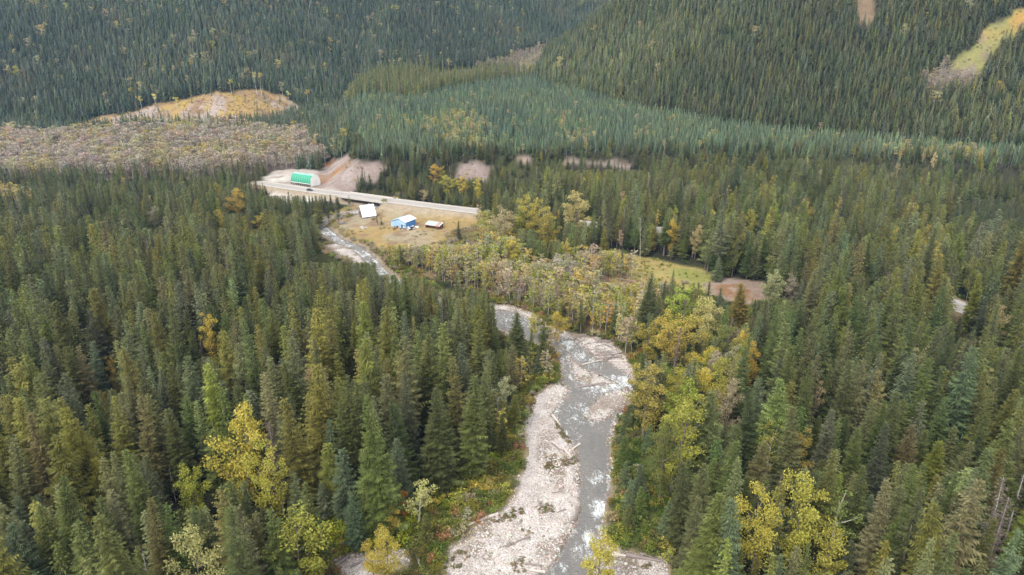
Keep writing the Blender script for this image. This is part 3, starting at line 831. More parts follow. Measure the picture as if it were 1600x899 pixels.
# conifers that stand out: base px, top, base, width px, proto, colour index
HC = [(600,612,838,84,6,1),(486,618,815,56,1,4),(525,688,812,58,4,4),(690,612,765,78,6,0),(738,588,752,54,0,1),(628,688,800,44,0,2),(1090,606,765,72,2,3),(1222,640,790,44,1,3),
      (1275,640,770,44,2,2),(1315,670,800,42,0,1),(1000,432,540,32,0,0),(1012,430,535,26,3,0),(1152,442,540,46,4,4),(806,486,588,48,2,0),(775,512,575,34,0,1),(838,545,592,26,6,2),
      (555,560,620,30,2,0),(1172,690,800,46,0,3),(1400,660,780,40,0,6),(1440,690,790,46,4,5),(1060,470,500,10,3,0),(1034,440,480,14,0,0),(1048,420,462,16,2,3),(590,337,353,10,6,3),(596,340,353,9,6,4),
      (1104,440,492,36,0,1),(1122,450,500,26,0,2),(545,700,835,44,3,2),(560,775,862,44,0,2),(435,300,352,24,0,3),(450,306,360,20,2,0),(482,314,362,22,2,0),(500,308,356,22,1,4),(515,318,352,16,0,0),(530,312,352,14,0,0),(456,300,345,15,0,0),
      (715,430,500,24,3,1),(1485,495,560,24,0,0),(1545,505,575,26,0,0),(60,690,860,50,0,3),(96,650,850,50,1,6),(215,620,790,50,2,4),(252,690,880,54,0,1),(185,815,930,34,0,3),(300,640,780,46,0,1)]
for bx, ty, by, wp, pr, ci in HC:
    x, y = at(bx, by); z = gz(x, y); h = htop(x, y, ty)-z; dep = proj(x, y, z+h*.5)[2]
    _, _, kd, H, kk = CON[pr]; s = h/H
    add('con', x, y, h, pr, CONC[ci][0], jit(CONC[ci][1], .08), w=float(np.clip((wp*dep/FPX)/(2.1*kk['Rr']*s), .6, 1.7)))
HD = [(556,452,522),(322,532,605),(6,535,640),(1047,512,610),(1490,708,775),(1528,436,480),(85,690,800)]
for bx, ty, by in HD:
    x, y = at(bx, by); add('dead', x, y, htop(x, y, ty)-gz(x, y), len(TR) % 2, 'reddish grey', jit((.17,.115,.10), .08), w=1.0)
HS = [(652,716,760),(880,300,345),(705,260,300),(1310,290,345),(1335,280,345),(505,560,640),(1238,420,470),(806,500,540)]
for bx, ty, by in HS:
    x, y = at(bx, by); add('snag', x, y, htop(x, y, ty)-gz(x, y), len(TR) % 2, 'grey', (1,1,1), w=1.0)
HX = np.array([(t['x'], t['y'], max(2.2, (3.6 if t['fam'] in ('con','broad') else 1.8)*min(1.2, t['h']/26))) for t in TR])

def scatter(x0, x1, y0, y1, sp, j=.45):
    xs = np.arange(x0, x1, sp); yy = np.arange(y0, y1, sp*.9)
    X, Y = np.meshgrid(xs, yy); X = X + (np.arange(len(yy)) % 2)[:,None]*sp*.5
    X = (X + (rng.random(X.shape)*2-1)*j*sp).ravel(); Y = (Y + (rng.random(Y.shape)*2-1)*j*sp).ravel()
    Zz = height(X, Y)
    c, s = math.cos(PITCH), math.sin(PITCH)
    def vis(h):
        zz = Zz+h-CAM_H; dep = np.maximum(Y*c-zz*s, 1); return 800+FPX*X/dep, 450-FPX*(Y*s+zz*c)/dep
    u0, v0 = vis(0); u1, v1 = vis(34)
    m = (u0 > -130) & (u0 < 1730) & (v1 < 1010) & (v0 > -60)
    return X[m], Y[m], Zz[m]

EXC = ['bare','golden','yard','scarp','scarp2','scarp3','scarp4','farm','decid','meadow','dirt','redbrush','cleared','avalan','gully','alder1','alder2','lowleft','rbank','rbank2','lbank','rplant']
def zone_of(X, Y):
    zid = np.full(X.shape, -1)
    for i, nme in enumerate(EXC):
        m = zin(nme, X, Y, 3.0, 12) > 0; zid = np.where(m & (zid < 0), i, zid)
    return zid
ZI = {n_: i for i, n_ in enumerate(EXC)}
# views the photograph shows free of nearer trees: (u0, u1, v0, v1, distance)
OPEN = [(782,846,486,514,240),(500,748,322,381,378),(492,592,352,408,330),(418,545,270,304,470),(545,740,312,344,404),(936,1088,398,440,290),(1112,1192,438,466,272),
        (716,764,254,276,490),(884,1000,251,264,500),(490,600,250,292,470),(1478,1502,496,514,240),(872,975,528,600,200),(828,975,598,660,175),
        (826,950,656,742,150),(798,938,738,802,130),(702,928,800,899,113),(520,700,790,899,117),(950,1036,862,899,112)]
CONE_ONLY = {(770,990,396,472,285),(600,690,392,428,300),(685,775,396,450,292)}
OPEN = OPEN + sorted(CONE_ONLY)
N_CONE = len(OPEN)
OPEN = [(a, b, c, e, D*math.cos(PITCH)+CAM_H*math.sin(PITCH)) for a, b, c, e, D in OPEN]
def opened(x, y, z, h, w, keep=.42, skip=False):
    u, v0, d = proj(x, y, z); _, v1, _ = proj(x, y, z+h); hw = .085*h*w*FPX/d
    for i_, (a, b, c, e, D) in enumerate(OPEN):
        if skip and N_CONE-3 <= i_ < N_CONE: continue
        if d < D and u+hw > a and u-hw < b and v1 < e and v0 > c:
            nh = htop(x, y, e+2)-z
            if nh < keep*h: return 0
            h = min(h, nh); _, v1, _ = proj(x, y, z+h)
    return h
for t in TR:
    if t['hero'] and t['fam'] == 'broad' or t['fam'] == 'con' and t['hero'] is None:
        u, v0, d = proj(t['x'], t['y'], t['z']); _, v1, _ = proj(t['x'], t['y'], t['z']+t['h'])
        hw = (.17 if t['fam'] == 'broad' else .055)*t['w']*t['h']*FPX/d
        OPEN.append((u-hw, u+hw, v1, v1+(.62 if t['fam'] == 'broad' else .5)*(v0-v1), d-2))
# ---- valley floor
X, Y, Zg = scatter(-430, 430, 92, 545, 5.0)
dB, dL, dR = sdist(BENCH, X, Y), sdist(LMOUNT, X, Y), sdist(RHILL, X, Y)
flat = (dB < 36) & (dR < 6) & (Y < 545)
zid = zone_of(X, Y); bsd = bed_sd(X, Y); rd = line_dist(ROAD, X, Y); rdc = inside(Z['rdec'], X, Y)
tone = fbm(X, Y, 45, 3); tone2 = fbm(X+300, Y, 14, 3)
ncl = vnoise(X/22+3, Y/22)
BIRS = []
far_l = []
blk = np.zeros(len(X), bool)
for hx_, hy_, hr_ in HX: blk |= (X-hx_)**2+(Y-hy_)**2 < hr_*hr_
for i in range(len(X)):
    x, y = X[i], Y[i]
    if not flat[i] or bsd[i] > -2.2 or rd[i] < 8.5: continue
    if blk[i]: continue
    q = zid[i]; r = random.random()
    if q < 0:
        if y > 455 and x < -150 and r < .5: continue
        h = 27+4.5*rng.normal()
        if x > 60: h = 25+4*rng.normal()
        if y > 300: h = 21+3.5*rng.normal()
        if y > 395 and x < 30: h = 12+2.0*rng.normal()
        if x > 20 and y > 330: h = 19+4.5*rng.normal()
        if x > 0 and dB[i] > -14: h *= .55
        if bsd[i] > -9 and r < .6: h *= .62
        h = float(np.clip(h, 6, 35))
        if r < .17: h *= .66
        h = opened(x, y, Zg[i], h, 1.0)
        if h < 3.5: continue
        g = tone[i]*1.1+.55*rng.normal()+tone2[i]*.8
        ci = 0 if g < -.75 else 1 if g < -.2 else 3 if g < .15 else 2 if g < .45 else 4 if g < .85 else 6 if g < 1.0 and random.random() < .5 else 5 if random.random() < .35 else 4
        pr = random.choice([0,1,2,3,7,8,9,11,6,8,11]) if ci not in (4,5) else random.choice([4,5,10,5,1,10])
        wf = 1.0 + .22*smooth(230, 330, y)
        k = random.random()
        if rdc[i] and k > .62:
            cn = random.choice(['olive yellow','olive green','olive yellow','grey tan','yellow']); add('broad', x, y, min(h*.8, 19), random.choice([0,1,2,3]), cn, jit(GOLD[cn]), w=.9, hero=''); continue
        if k < .018: add('dead', x, y, h*.9, random.randrange(2), 'reddish grey', jit((.16,.12,.105), .1)); continue
        if k < .030: add('snag', x, y, h*.8, random.randrange(2), 'grey', (1,1,1)); continue
        if k < (.085 if x > 0 and y > 230 else .045) and y > 160: 
            cn = random.choice(['olive yellow','golden','tan','olive green']); add('broad', x, y, min(h*.85, 20), random.choice([1,3,4]), cn, jit(GOLD[cn]), w=.75, hero=''); continue
        if ncl[i] < .13 and random.random() < .6: continue
        t = jit(CONC[ci][1], .22)
        if x > 0 and y > 270: t = tuple(q_*1.22 for q_ in t)
        add('con', x, y, h, pr, CONC[ci][0], t, w=wf*(1.08+.26*random.random())*(1.0+.35*max(0, 1-h/24)))
    elif q == ZI['decid'] and r < .035:
        add('con', x, y, 9+5*random.random(), random.choice([0,2,6]), CONC[0][0], jit(CONC[random.choice([0,1,2])][1]), w=1.7)
    elif q == ZI['lowleft']:
        if r < .14: add('con', x, y, 6+6*random.random(), random.choice([0,2]), CONC[1][0], jit(CONC[1][1]), w=1.7)
    elif q == ZI['rbank']:
        if r < .8: add('con', x, y, 7+5*random.random(), random.choice([0,2,6]), CONC[2][0], jit(CONC[random.choice([2,2,1])][1], .14), w=1.9)
    elif q == ZI['lbank']:
        h = opened(x, y, Zg[i], 9+4*random.random(), 1.1)
        if h < 3: continue
        cn = random.choice(['olive yellow','olive yellow','olive green','golden','grey tan','olive green'])
        if r < .30: add('con', x, y, h, random.choice([0,2,5]), CONC[0][0], jit(CONC[random.choice([0,1,4])][1]), w=1.7)
        elif r < .75: add('birch', x, y, h, random.choice([0,2]), cn, jit(GOLD[cn]), w=1.7)
        else: add('broad', x, y, h*1.15, random.choice([1,2,3]), cn, jit(GOLD[cn]), w=.9, hero='')
    elif q == ZI['rplant'] and r < .0:
        add('con', x, y, 9+2*rng.normal(), random.choice([0,2,6]), CONC[2][0], jit((.06,.088,.052), .12), w=1.2)
    elif q == ZI['farm'] and r < .02:
        add('birch', x, y, 4, 1, 'tan', jit(GOLD['tan']))
print('valley trees', len(TR))
X, Y, Zg = scatter(120, 380, 240, 420, 3.3)
q = zone_of(X, Y)
for i in np.nonzero(q == ZI['rplant'])[0]:
    ci = random.choice([2,2,3,1]); add('con', X[i], Y[i], 8+1.8*rng.normal(), random.choice([0,2,6,6]), CONC[ci][0], jit(CONC[ci][1], .18), w=1.9)
# ---- thin poplars and alders of the river thicket
X, Y, Zg = scatter(-110, 110, 200, 400, 2.7)
zid = zone_of(X, Y); bsd = bed_sd(X, Y); tone = fbm(X, Y, 24, 3)
rd = line_dist(ROAD, X, Y)
for i in range(len(X)):
    q = zid[i]; r = random.random(); x, y = X[i], Y[i]
    if bsd[i] > -1.0 or rd[i] < 8: continue
    if q == ZI['decid'] and r > .12 or q == ZI['redbrush'] and r > .45:
        g = tone[i]+.4*rng.normal()
        cn = 'mauve grey' if g < -.8 else 'tan' if g < -.3 else 'grey tan' if g < -.05 else 'olive yellow' if g < .3 else 'golden' if g < .55 else 'pale yellow'
        h = (11 if q == ZI['decid'] else 6.5)+2.2*rng.normal()
        h = opened(x, y, Zg[i], float(np.clip(h, 3.5, 14)), .8, .3, True)
        if h < 2: continue
        add('birch', x, y, h, random.choice([0,0,2,2,1]), cn, jit(GOLD[cn], .12), w=1.35)

# ---- scattered masses far off: x, y, z, height/proto height, width, tint, proto
ST = {k: [] for k in ('mid','far','young','bare','bush','gold')}
def sput(k, x, y, z, s, w, tint, n): ST[k].append((x, y, z, s*w, s, *tint, random.randrange(n)))
# bare woodland and golden birches left behind the big forest
X, Y, Zg = scatter(-640, -120, 380, 760, 5.2)
zid = zone_of(X, Y); tone = fbm(X, Y, 40, 3); n2 = fbm(X, Y, 12, 2)
for i in range(len(X)):
    q = zid[i]; x, y, z = X[i], Y[i], Zg[i]
    if q == ZI['bare']:
        if random.random() < .045+.10*(n2[i] > .35): sput('far', x, y, z, (14+4*rng.normal())/20, 1., jit(CONC[3][1]), 5); continue
        g = tone[i]+.35*rng.normal()
        cn = 'mauve grey' if g < .12 else 'tan' if g < .4 else 'golden' if g > .75 else 'grey tan'
        sput('bare', x, y, z, (12.5+2*rng.normal())/12, 1.9, jit(GOLD[cn], .10), 4)
    elif q == ZI['golden']:
        sput('bare', x, y, z, (11+2*rng.normal())/12, 1.5, jit(GOLD[random.choice(['golden','yellow','tan','tan'])], .1), 4)
# plantation on the bench
X, Y, Zg = scatter(-300, 760, 470, 960, 3.1)
dB, dL, dR = sdist(BENCH, X, Y), sdist(LMOUNT, X, Y), sdist(RHILL, X, Y)
dBl = line_dist([(-135,465),(-180,640),(-215,800),(-250,1000)], X, Y)
zid = zone_of(X, Y); n1 = fbm(X, Y, 28, 3); n2 = fbm(X+70, Y, 70, 3)
gc = [(*at(690,200), 26), (*at(735,205), 24), (*at(712,192), 24), (*at(700,222), 16), (*at(905,222), 16), (*at(1440,252), 26), (*at(1510,246), 22), (*at(740,232), 12), (*at(1005,215), 12)]
PLANT = AT([(500,186),(640,157),(760,132),(832,122),(1000,172),(1200,203),(1400,225),(1560,250),(1640,290),(1100,310),(700,310),(505,280)])
pin = sdist(PLANT, X, Y) + 10*fbm(X, Y, 30, 3)
PL = (dB > 30) & (dL < 4) & (dR < 2) & (zid < 0)
for i in range(len(X)):
    if not PL[i]: continue
    x, y, z = X[i], Y[i], Zg[i]
    tall = pin[i] < 0 and (x < 60 or y > 700)
    if tall:
        if random.random() < .45: continue
        sput('far', x, y, z, (16+3*rng.normal())/20, 1.0, jit(CONC[random.choice([3,4,3,1,0])][1], .12), 5); continue
    pg = .022 + .05*(n1[i] > .25)
    for gx, gy, gr in gc: pg = max(pg, .55*math.exp(-((x-gx)**2+(.55*(y-gy))**2)/(gr*gr*.5)))
    if random.random() < pg:
        sput('bare', x, y, z, (6.5+1.5*rng.normal())/12, 1.9, jit(GOLD[random.choice(['golden','pale yellow','tan','olive yellow'])], .1), 4)
    else:
        h = 7.2+1.6*rng.normal()+1.5*n2[i]
        sput('young', x, y, z, max(3, h)/8, 1.22, jit((.122+.03*n2[i]+.02*n1[i], .168+.02*n2[i]+.03*n1[i], .090), .28), 3)
# steep forest on both mountains
X, Y, Zg = scatter(-1150, 1050, 440, 1640, 3.8)
dB, dL, dR = sdist(BENCH, X, Y), sdist(LMOUNT, X, Y), sdist(RHILL, X, Y)
zid = zone_of(X, Y); n1 = fbm(X, Y, 60, 3); n2 = fbm(X+70, Y, 22, 3); n3 = fbm(X-70, Y, 160, 2)
c_, s_ = math.cos(PITCH), math.sin(PITCH)
up = Zg+22-CAM_H; vtop = 450-FPX*(Y*s_+up*c_)/(Y*c_-up*s_)
AG = AT([(225,130),(300,110),(480,140),(520,150),(470,60),(330,60),(240,90)])
agin = inside(AG, X, Y)
for i in range(len(X)):
    x, y, z = X[i], Y[i], Zg[i]; q = zid[i]; r = random.random()
    hill = dR[i] >= 2; mnt = dL[i] >= 4
    if not (hill or mnt):
        if dB[i] > 30 or y < 545: continue
        if q in (ZI['bare'], ZI['golden'], ZI['yard']): continue
    if q in (ZI['cleared'],):
        if r < .03: sput('far', x, y, z, (9+4*rng.normal())/20, .9, jit(CONC[3][1]), 5)
        continue
    if q in (ZI['scarp'], ZI['yard'], ZI['bare']): continue
    if q in (ZI['avalan'], ZI['gully']): continue
    if q in (ZI['alder1'], ZI['alder2']):
        sput('bare', x, y, z, (9+2*rng.normal())/12, 1.8, jit(GOLD[random.choice(['mauve grey','mauve grey','grey tan','tan'])], .1), 4); continue
    if vtop[i] < -60: continue
    pg = .009 if hill else (.085 if agin[i] else .045)+.06*(n2[i] > .4)
    if not hill and x > 20: pg = .008
    if r < pg:
        cn = random.choice(['golden','pale yellow','tan','tan','grey tan','olive yellow'])
        sput('gold' if random.random() < .4 else 'bare', x, y, z, (13+3*rng.normal())/17, 1.25, jit(GOLD[cn], .1), 2)
        continue
    g = n1[i]*1.2+.6*rng.normal()+.5*n2[i]
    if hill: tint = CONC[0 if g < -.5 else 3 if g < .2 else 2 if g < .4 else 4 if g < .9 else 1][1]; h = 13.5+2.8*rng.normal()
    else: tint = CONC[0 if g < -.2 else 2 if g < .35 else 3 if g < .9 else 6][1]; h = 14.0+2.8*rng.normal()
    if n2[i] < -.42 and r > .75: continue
    tint = (tint[0]*.86, tint[1]*.90, tint[2]*1.0) if hill else (tint[0]*.72, tint[1]*.82, tint[2]*1.08)  # blue distance haze put into the crown colour, stronger on the left mountain
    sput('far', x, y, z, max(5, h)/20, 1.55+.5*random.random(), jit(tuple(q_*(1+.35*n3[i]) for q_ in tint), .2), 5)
# dark conifer strip under the orange clearing
X, Y, Zg = scatter(-520, -220, 640, 790, 4.6)
SP = AT([(184,202),(260,199),(330,199),(400,206),(440,216),(440,226),(400,220),(330,212),(184,218)]); ins = inside(SP, X, Y)
for i in np.nonzero(ins)[0]:
    if random.random() < .8: sput('far', X[i], Y[i], Zg[i], (12+3.5*rng.normal())/20, 1.3, jit(CONC[random.choice([0,3,3,1])][1], .2), 5)
# low bushes: banks, clearings, forest openings
def bushes(X, Y, prob, cols, h, kinds=None):
    for i in range(len(X)):
        if random.random() < prob[i]:
            cn = random.choice(cols)
            sput('bush', X[i], Y[i], gz(X[i], Y[i])-.05 if False else ZZ[i]-.05, (h*(.6+.8*random.random()))/2.6, 1.15, jit(GOLD[cn] if isinstance(cn, str) else cn, .15), 4)
X, Y, ZZ = scatter(-60, 90, 92, 330, 1.55)
b = bed_sd(X, Y); zid = zone_of(X, Y); n1 = fbm(X, Y, 9, 3)
edge = (b < -.4) & (b > -7-5*n1)
BANK = [(.14,.16,.025), (.20,.19,.03), 'olive yellow', 'olive green', 'rust', (.10,.14,.02), 'grey tan', (.16,.15,.05)]
bushes(X, Y, np.where(edge, .62, 0), BANK, 2.3)
bushes(X, Y, np.where((zid == ZI['lowleft']) & (b < -.4) & ~edge, .45, 0), ['lime','olive yellow',(.24,.28,.03),(.17,.22,.02),'yellow','golden','lime'], 2.8)
bushes(X, Y, np.where((zid == ZI['lbank']) & (b < -.4), .35, 0), ['olive yellow','olive green',(.12,.16,.03),'golden','grey tan'], 2.6)
bushes(X, Y, np.where((zid == ZI['rbank']) & (b < -.4), .30, 0), [(.07,.13,.015),(.10,.15,.02),'olive green','olive yellow'], 2.4)
bushes(X, Y, np.where((zid == ZI['rbank2']) & (b < -.2), .30, 0), ['rust','tan','olive green','golden'], 1.8)
bushes(X, Y, np.where((zid < 0) & (b < -6) & (n1 > -.1), .10, 0), [(.05,.10,.012),(.08,.13,.015),(.11,.15,.02)], 2.2)
LIME = AT([(500,862),(515,815),(600,795),(645,812),(625,862),(560,872)]); ins = inside(LIME, X, Y)
bushes(X, Y, np.where(ins & (b < -.2), .95, 0), ['lime','yellow',(.36,.38,.03),(.30,.34,.03),(.30,.34,.03)], 3.2)
X, Y, ZZ = scatter(-230, 190, 92, 300, 2.6)
zid = zone_of(X, Y); n1 = fbm(X, Y, 16, 3); b = bed_sd(X, Y)
bushes(X, Y, np.where((zid < 0) & (n1 > .05) & (b < -8), .35, 0), [(.05,.095,.012),(.075,.12,.015),(.12,.14,.02)], 2.2)
X, Y, ZZ = scatter(-160, 130, 240, 440, 2.2)
zid = zone_of(X, Y); n1 = fbm(X, Y, 9, 3); rd = line_dist(ROAD, X, Y); b = bed_sd(X, Y)
bushes(X, Y, np.where((zid == ZI['meadow']) & (n1 > .0), .35, 0), [(.20,.24,.03),(.13,.19,.02),'olive yellow'], 1.1)
bushes(X, Y, np.where(((zid == ZI['decid']) | (zid == ZI['redbrush'])) & (b < -.5), .45, 0), ['tan','grey tan','olive yellow','mauve grey','rust'], 2.0)
bushes(X, Y, np.where((zid == ZI['farm']) & (n1 > .22) & (rd > 9) & (b < -.5), .22, 0), ['tan',(.24,.16,.07),'grey tan'], 1.1)
bushes(X, Y, np.where((b < -.3) & (b > -5) & (zid != ZI['farm']) | (b < -.3) & (b > -3.5), .5, 0), ['olive yellow','grey tan','tan','mauve grey'], 2.2)
X, Y, ZZ = scatter(-460, -230, 720, 860, 3.2)
zid = zone_of(X, Y); n1 = fbm(X, Y, 12, 3)
bushes(X, Y, np.where((zid == ZI['cleared']) & (n1 > -.3), .6, 0), [(.36,.22,.05),(.40,.27,.04),'mauve grey',(.28,.17,.06)], 1.3)
X, Y, ZZ = scatter(330, 760, 520, 800, 3.4)
zid = zone_of(X, Y); n1 = fbm(X, Y, 14, 3)
bushes(X, Y, np.where((zid == ZI['avalan']) & (n1 > -.1), .4, 0), [(.30,.20,.05),(.15,.18,.04),'mauve grey'], 1.4)
X, Y, ZZ = scatter(-180, 130, 425, 540, 2.4)
zid = zone_of(X, Y); dB = sdist(BENCH, X, Y)
bushes(X, Y, np.where((dB > 0) & (dB < 60) & (zid >= ZI['scarp']) & (zid <= ZI['scarp4']), .10, 0), ['rust','tan','golden'], 1.4)

# ------------------------------------------------------------------ which trees show: a coarse depth-sorted id picture
BW, BH = 800, 450
ids = np.full((BH, BW), -1, np.int32)
for t in TR:
    t['u0'], t['v0'], t['d'] = proj(t['x'], t['y'], t['z']); t['u1'], t['v1'], _ = proj(t['x'], t['y'], t['z']+t['h'])
for k in sorted(range(len(TR)), key=lambda k: -TR[k]['d']):
    t = TR[k]; fam = t['fam']
    y0, y1 = t['v1']/2, t['v0']/2; hh = max(y1-y0, .5)
    wr = {'con': .105, 'broad': .2, 'birch': .13, 'dead': .06, 'snag': .02, 'aspen': .06}[fam]*t['w']*t['h']*FPX/t['d']/2
    a, b_ = int(max(0, y0)), int(min(BH, y1+1))
    for yy in range(a, b_):
        f = min(1, max(0, (yy-y0)/hh)); xc = (t['u1']+(t['u0']-t['u1'])*f)/2
        hw = wr*(f if fam in ('con','dead') else math.sin(math.pi*min(1, f*.9+.1)))
        xa, xb = int(max(0, xc-hw)), int(min(BW, xc+hw+1))
        if xb > xa: ids[yy, xa:xb] = k
cnt = np.bincount(ids[ids >= 0], minlength=len(TR))
yy, xx = np.mgrid[0:BH, 0:BW]; msk = ids >= 0
cx = np.bincount(ids[msk], weights=xx[msk], minlength=len(TR))*2; cy = np.bincount(ids[msk], weights=yy[msk], minlength=len(TR))*2
for k, t in enumerate(TR):
    t['n'] = int(cnt[k]); t['cx'] = cx[k]/max(1, cnt[k]); t['cy'] = cy[k]/max(1, cnt[k])
def best(fams, n):
    c = [k for k, t in enumerate(TR) if t['fam'] in fams and (t['n'] >= 4 or t['hero'])]
    c.sort(key=lambda k: -(TR[k]['n'] + (100000 if TR[k]['hero'] is not None else 0)))
    return c[:n]
IND = best(('con',), 300) + best(('broad',), 160) + best(('birch',), 150) + best(('dead','snag'), 60) + best(('aspen',), 20)
INDS = set(IND)

# ---- labels: look first, then the nearest thing that can be found, then its order there
LMK = [('the bottom left corner',0,899),('the bottom right corner',1600,899),('the left edge of the picture',0,640),('the right edge of the picture',1600,640),
 ('the upper end of the left edge',0,420),('the upper end of the right edge',1600,420),('the big yellow cottonwood',365,690),('the yellow cottonwood cut by the bottom edge',325,870),
 ('the olive yellow cottonwood at the bottom edge',474,850),('the golden birch clump at the bottom edge',610,860),('the wide part of the gravel bar',780,850),('the narrow top of the gravel bar',850,640),
 ('the white water at the river bend',975,597),('the log jam',935,545),('the upper river reach',805,495),('the lone yellow tree in the left forest',340,520),('the golden round tree at the far forest edge',378,315),
 ('the green arched building',475,283),('the steep white roof',573,330),('the blue shop',632,348),('the small open shed',688,350),('the highway bridge',575,318),('the yellow meadow',1010,410),('the dirt clearing',1120,450),
 ('the golden pair above the river bend',1055,530),('the tall bare-trunked cottonwood',1046,690),('the yellow river poplar at the bottom',932,870),('the wide yellow cottonwood at the lower right',1185,800),
 ('the olive yellow round tree at the lower right',1280,850),('the small golden tree on the right',1166,560),('the patch of road on the right',1490,500),('the reddish dead tree in the left forest',556,480),
 ('the white foam patch in the lower river',938,795),('the pale logs on the gravel bar',895,702),('the brown dead tree at the river bend',1047,560),('the mauve dead tree on the right',1490,735),
 ('the middle of the right forest',1380,600),('the middle of the left forest',180,540),('the lower middle of the left forest',170,760),('the lower middle of the right forest',1420,800),('the small brown scarp',738,265),
 ('the thicket below the farm',680,410),('the long brown bare strip',945,258),('the yellow crown right of the road',832,335),('the far end of the left forest',180,330),('the middle forest on the right',1250,360)]
ORD = ['nearest','second','third','fourth','fifth','sixth']
used = set()
def describe(k):
    t = TR[k]; f = t['fam']
    if f == 'con':
        kd = CON[t['p']][2]; w = CON[t['p']][4]['Rr']/30*t['w']
        sh = 'slender' if w < .085 else 'broad' if w > .115 else 'ragged' if t['p'] in (3, 7) else 'full'
        sz = 'short ' if t['h'] < 15 else 'tall ' if t['h'] > 29 else ''
        return f"{sz}{sh} {t['cn']} {kd}", kd
    if f == 'broad': return f"{t['cn']} leafy cottonwood", 'cottonwood'
    if f == 'birch': return f"{'tall' if t['h'] > 10 else 'small' if t['h'] < 7 else 'slim'} {t['cn']} poplar", 'poplar'
    if f == 'dead': return "dead reddish grey conifer", 'dead tree'
    if f == 'snag': return "bare grey dead trunk", 'dead tree'
    return "lone pale stemmed aspen", 'aspen'
pend = {}
for k in IND:
    t = TR[k]
    if t['n']: px_, py_ = t['cx'], t['cy']
    else: px_, py_ = (t['u0']+t['u1'])/2, (t['v0']+t['v1'])/2
    px_ = min(1590, max(10, px_)); py_ = min(890, max(10, py_))
    desc, cat_ = describe(k); t['cat'] = cat_
    if t['hero']: t['label'] = t['hero']; used.add(t['label']); continue
    if t['fam'] == 'aspen': LM_ = [('the orange clearing on the left', 330, 175), ('the tall forest at the clearing top', 380, 130), ('the left end of the orange clearing', 220, 180), ('the right end of the orange clearing', 460, 170)]
    else: LM_ = LMK
    opts = []
    for nm_, lx, ly in LM_:
        dx, dy = px_-lx, (py_-ly)*1.2
        rel = ('right of' if dx > 0 else 'left of') if abs(dx) > abs(dy) else ('below' if dy > 0 else 'above')
        if nm_.startswith(('the bottom', 'the left edge', 'the right edge', 'the upper end', 'the middle', 'the lower middle', 'the far end', 'the thicket')): rel = 'from'
        opts.append((math.hypot(dx, dy), rel, nm_))
    opts.sort()
    t['opts'] = opts; pend[k] = desc
groups_ = {}
lvl = {k: 0 for k in pend}
for _ in range(12):                      # spread over landmarks until no order runs past six
    groups_ = {}
    for k, dsc in pend.items():
        o = TR[k]['opts'][min(lvl[k], len(TR[k]['opts'])-1)]; groups_.setdefault((dsc, o[1], o[2]), []).append((o[0], k))
    over = False
    for g_ in groups_.values():
        g_.sort()
        for _d, k in g_[6:]: lvl[k] += 1; over = True
    if not over: break
for (dsc, rel, nm_), g_ in groups_.items():
    for q, (_d, k) in enumerate(g_):
        o = ORD[min(q, 5)]
        if rel == 'from': TR[k]['label'] = f"{dsc} standing {o} to {nm_}" if q == 0 else f"{dsc} standing {o} nearest to {nm_}"
        else: TR[k]['label'] = f"{dsc}, {o if q else 'first'} {rel} {nm_}"

GRP = {'spruce':'tall spruces of the valley forest','cedar':'cedars among the spruces','cottonwood':'autumn cottonwoods in the valley','poplar':'thin poplars of the river thicket','dead tree':'dead trees standing in the forest','aspen':'lone aspens on the orange clearing'}
NAME = {'spruce':'spruce_tree','cedar':'cedar_tree','cottonwood':'cottonwood_tree','poplar':'poplar_tree','dead tree':'dead_tree','aspen':'aspen_tree'}
def plant(k):
    t = TR[k]; f = t['fam']; lab, cat_ = t['label'], t['cat']
    crown = None
    if f == 'con': crown, trunk, _, H, _ = CON[t['p']]
    elif f == 'dead': crown, trunk, _, H = DEADC[t['p'] % 2]
    elif f == 'snag': trunk, H = SNAG[t['p'] % 2], 22.
    elif f == 'broad': crown, trunk, H = BROAD[t['p']]
    elif f == 'birch': crown, trunk, H = BIRCH[t['p']]
    else: crown, trunk, H = ASPEN[t['p'] % 2]
    s = t['h']/H
    r = empty(NAME[cat_], (t['x'], t['y'], t['z']), t['rz'])
    r.rotation_euler = (.035*rng.normal(), .035*rng.normal(), t['rz'])
    r.scale = (s*t['w'], s*t['w'], s)
    tag(r, lab, cat_, GRP[cat_])
    link('trunk', trunk, r)
    if crown is not None:
        c = link('crown', crown, r); c.color = (*t['tint'], 1)
for k in IND: plant(k)
# the rest of the valley trees: scattered mass
for k, t in enumerate(TR):
    if k in INDS or t['fam'] in ('aspen',): continue
    f = t['fam']
    if f == 'con': sput('mid', t['x'], t['y'], t['z'], t['h']/30, t['w'], t['tint'], 7)
    elif f in ('dead',): sput('mid', t['x'], t['y'], t['z'], t['h']/30, t['w']*.6, t['tint'], 5)
    elif f == 'broad': sput('gold', t['x'], t['y'], t['z'], t['h']/16, t['w']*.9, t['tint'], 2)
    elif f == 'birch': sput('bare', t['x'], t['y'], t['z'], t['h']/12, t['w']*1.2, t['tint'], 4)

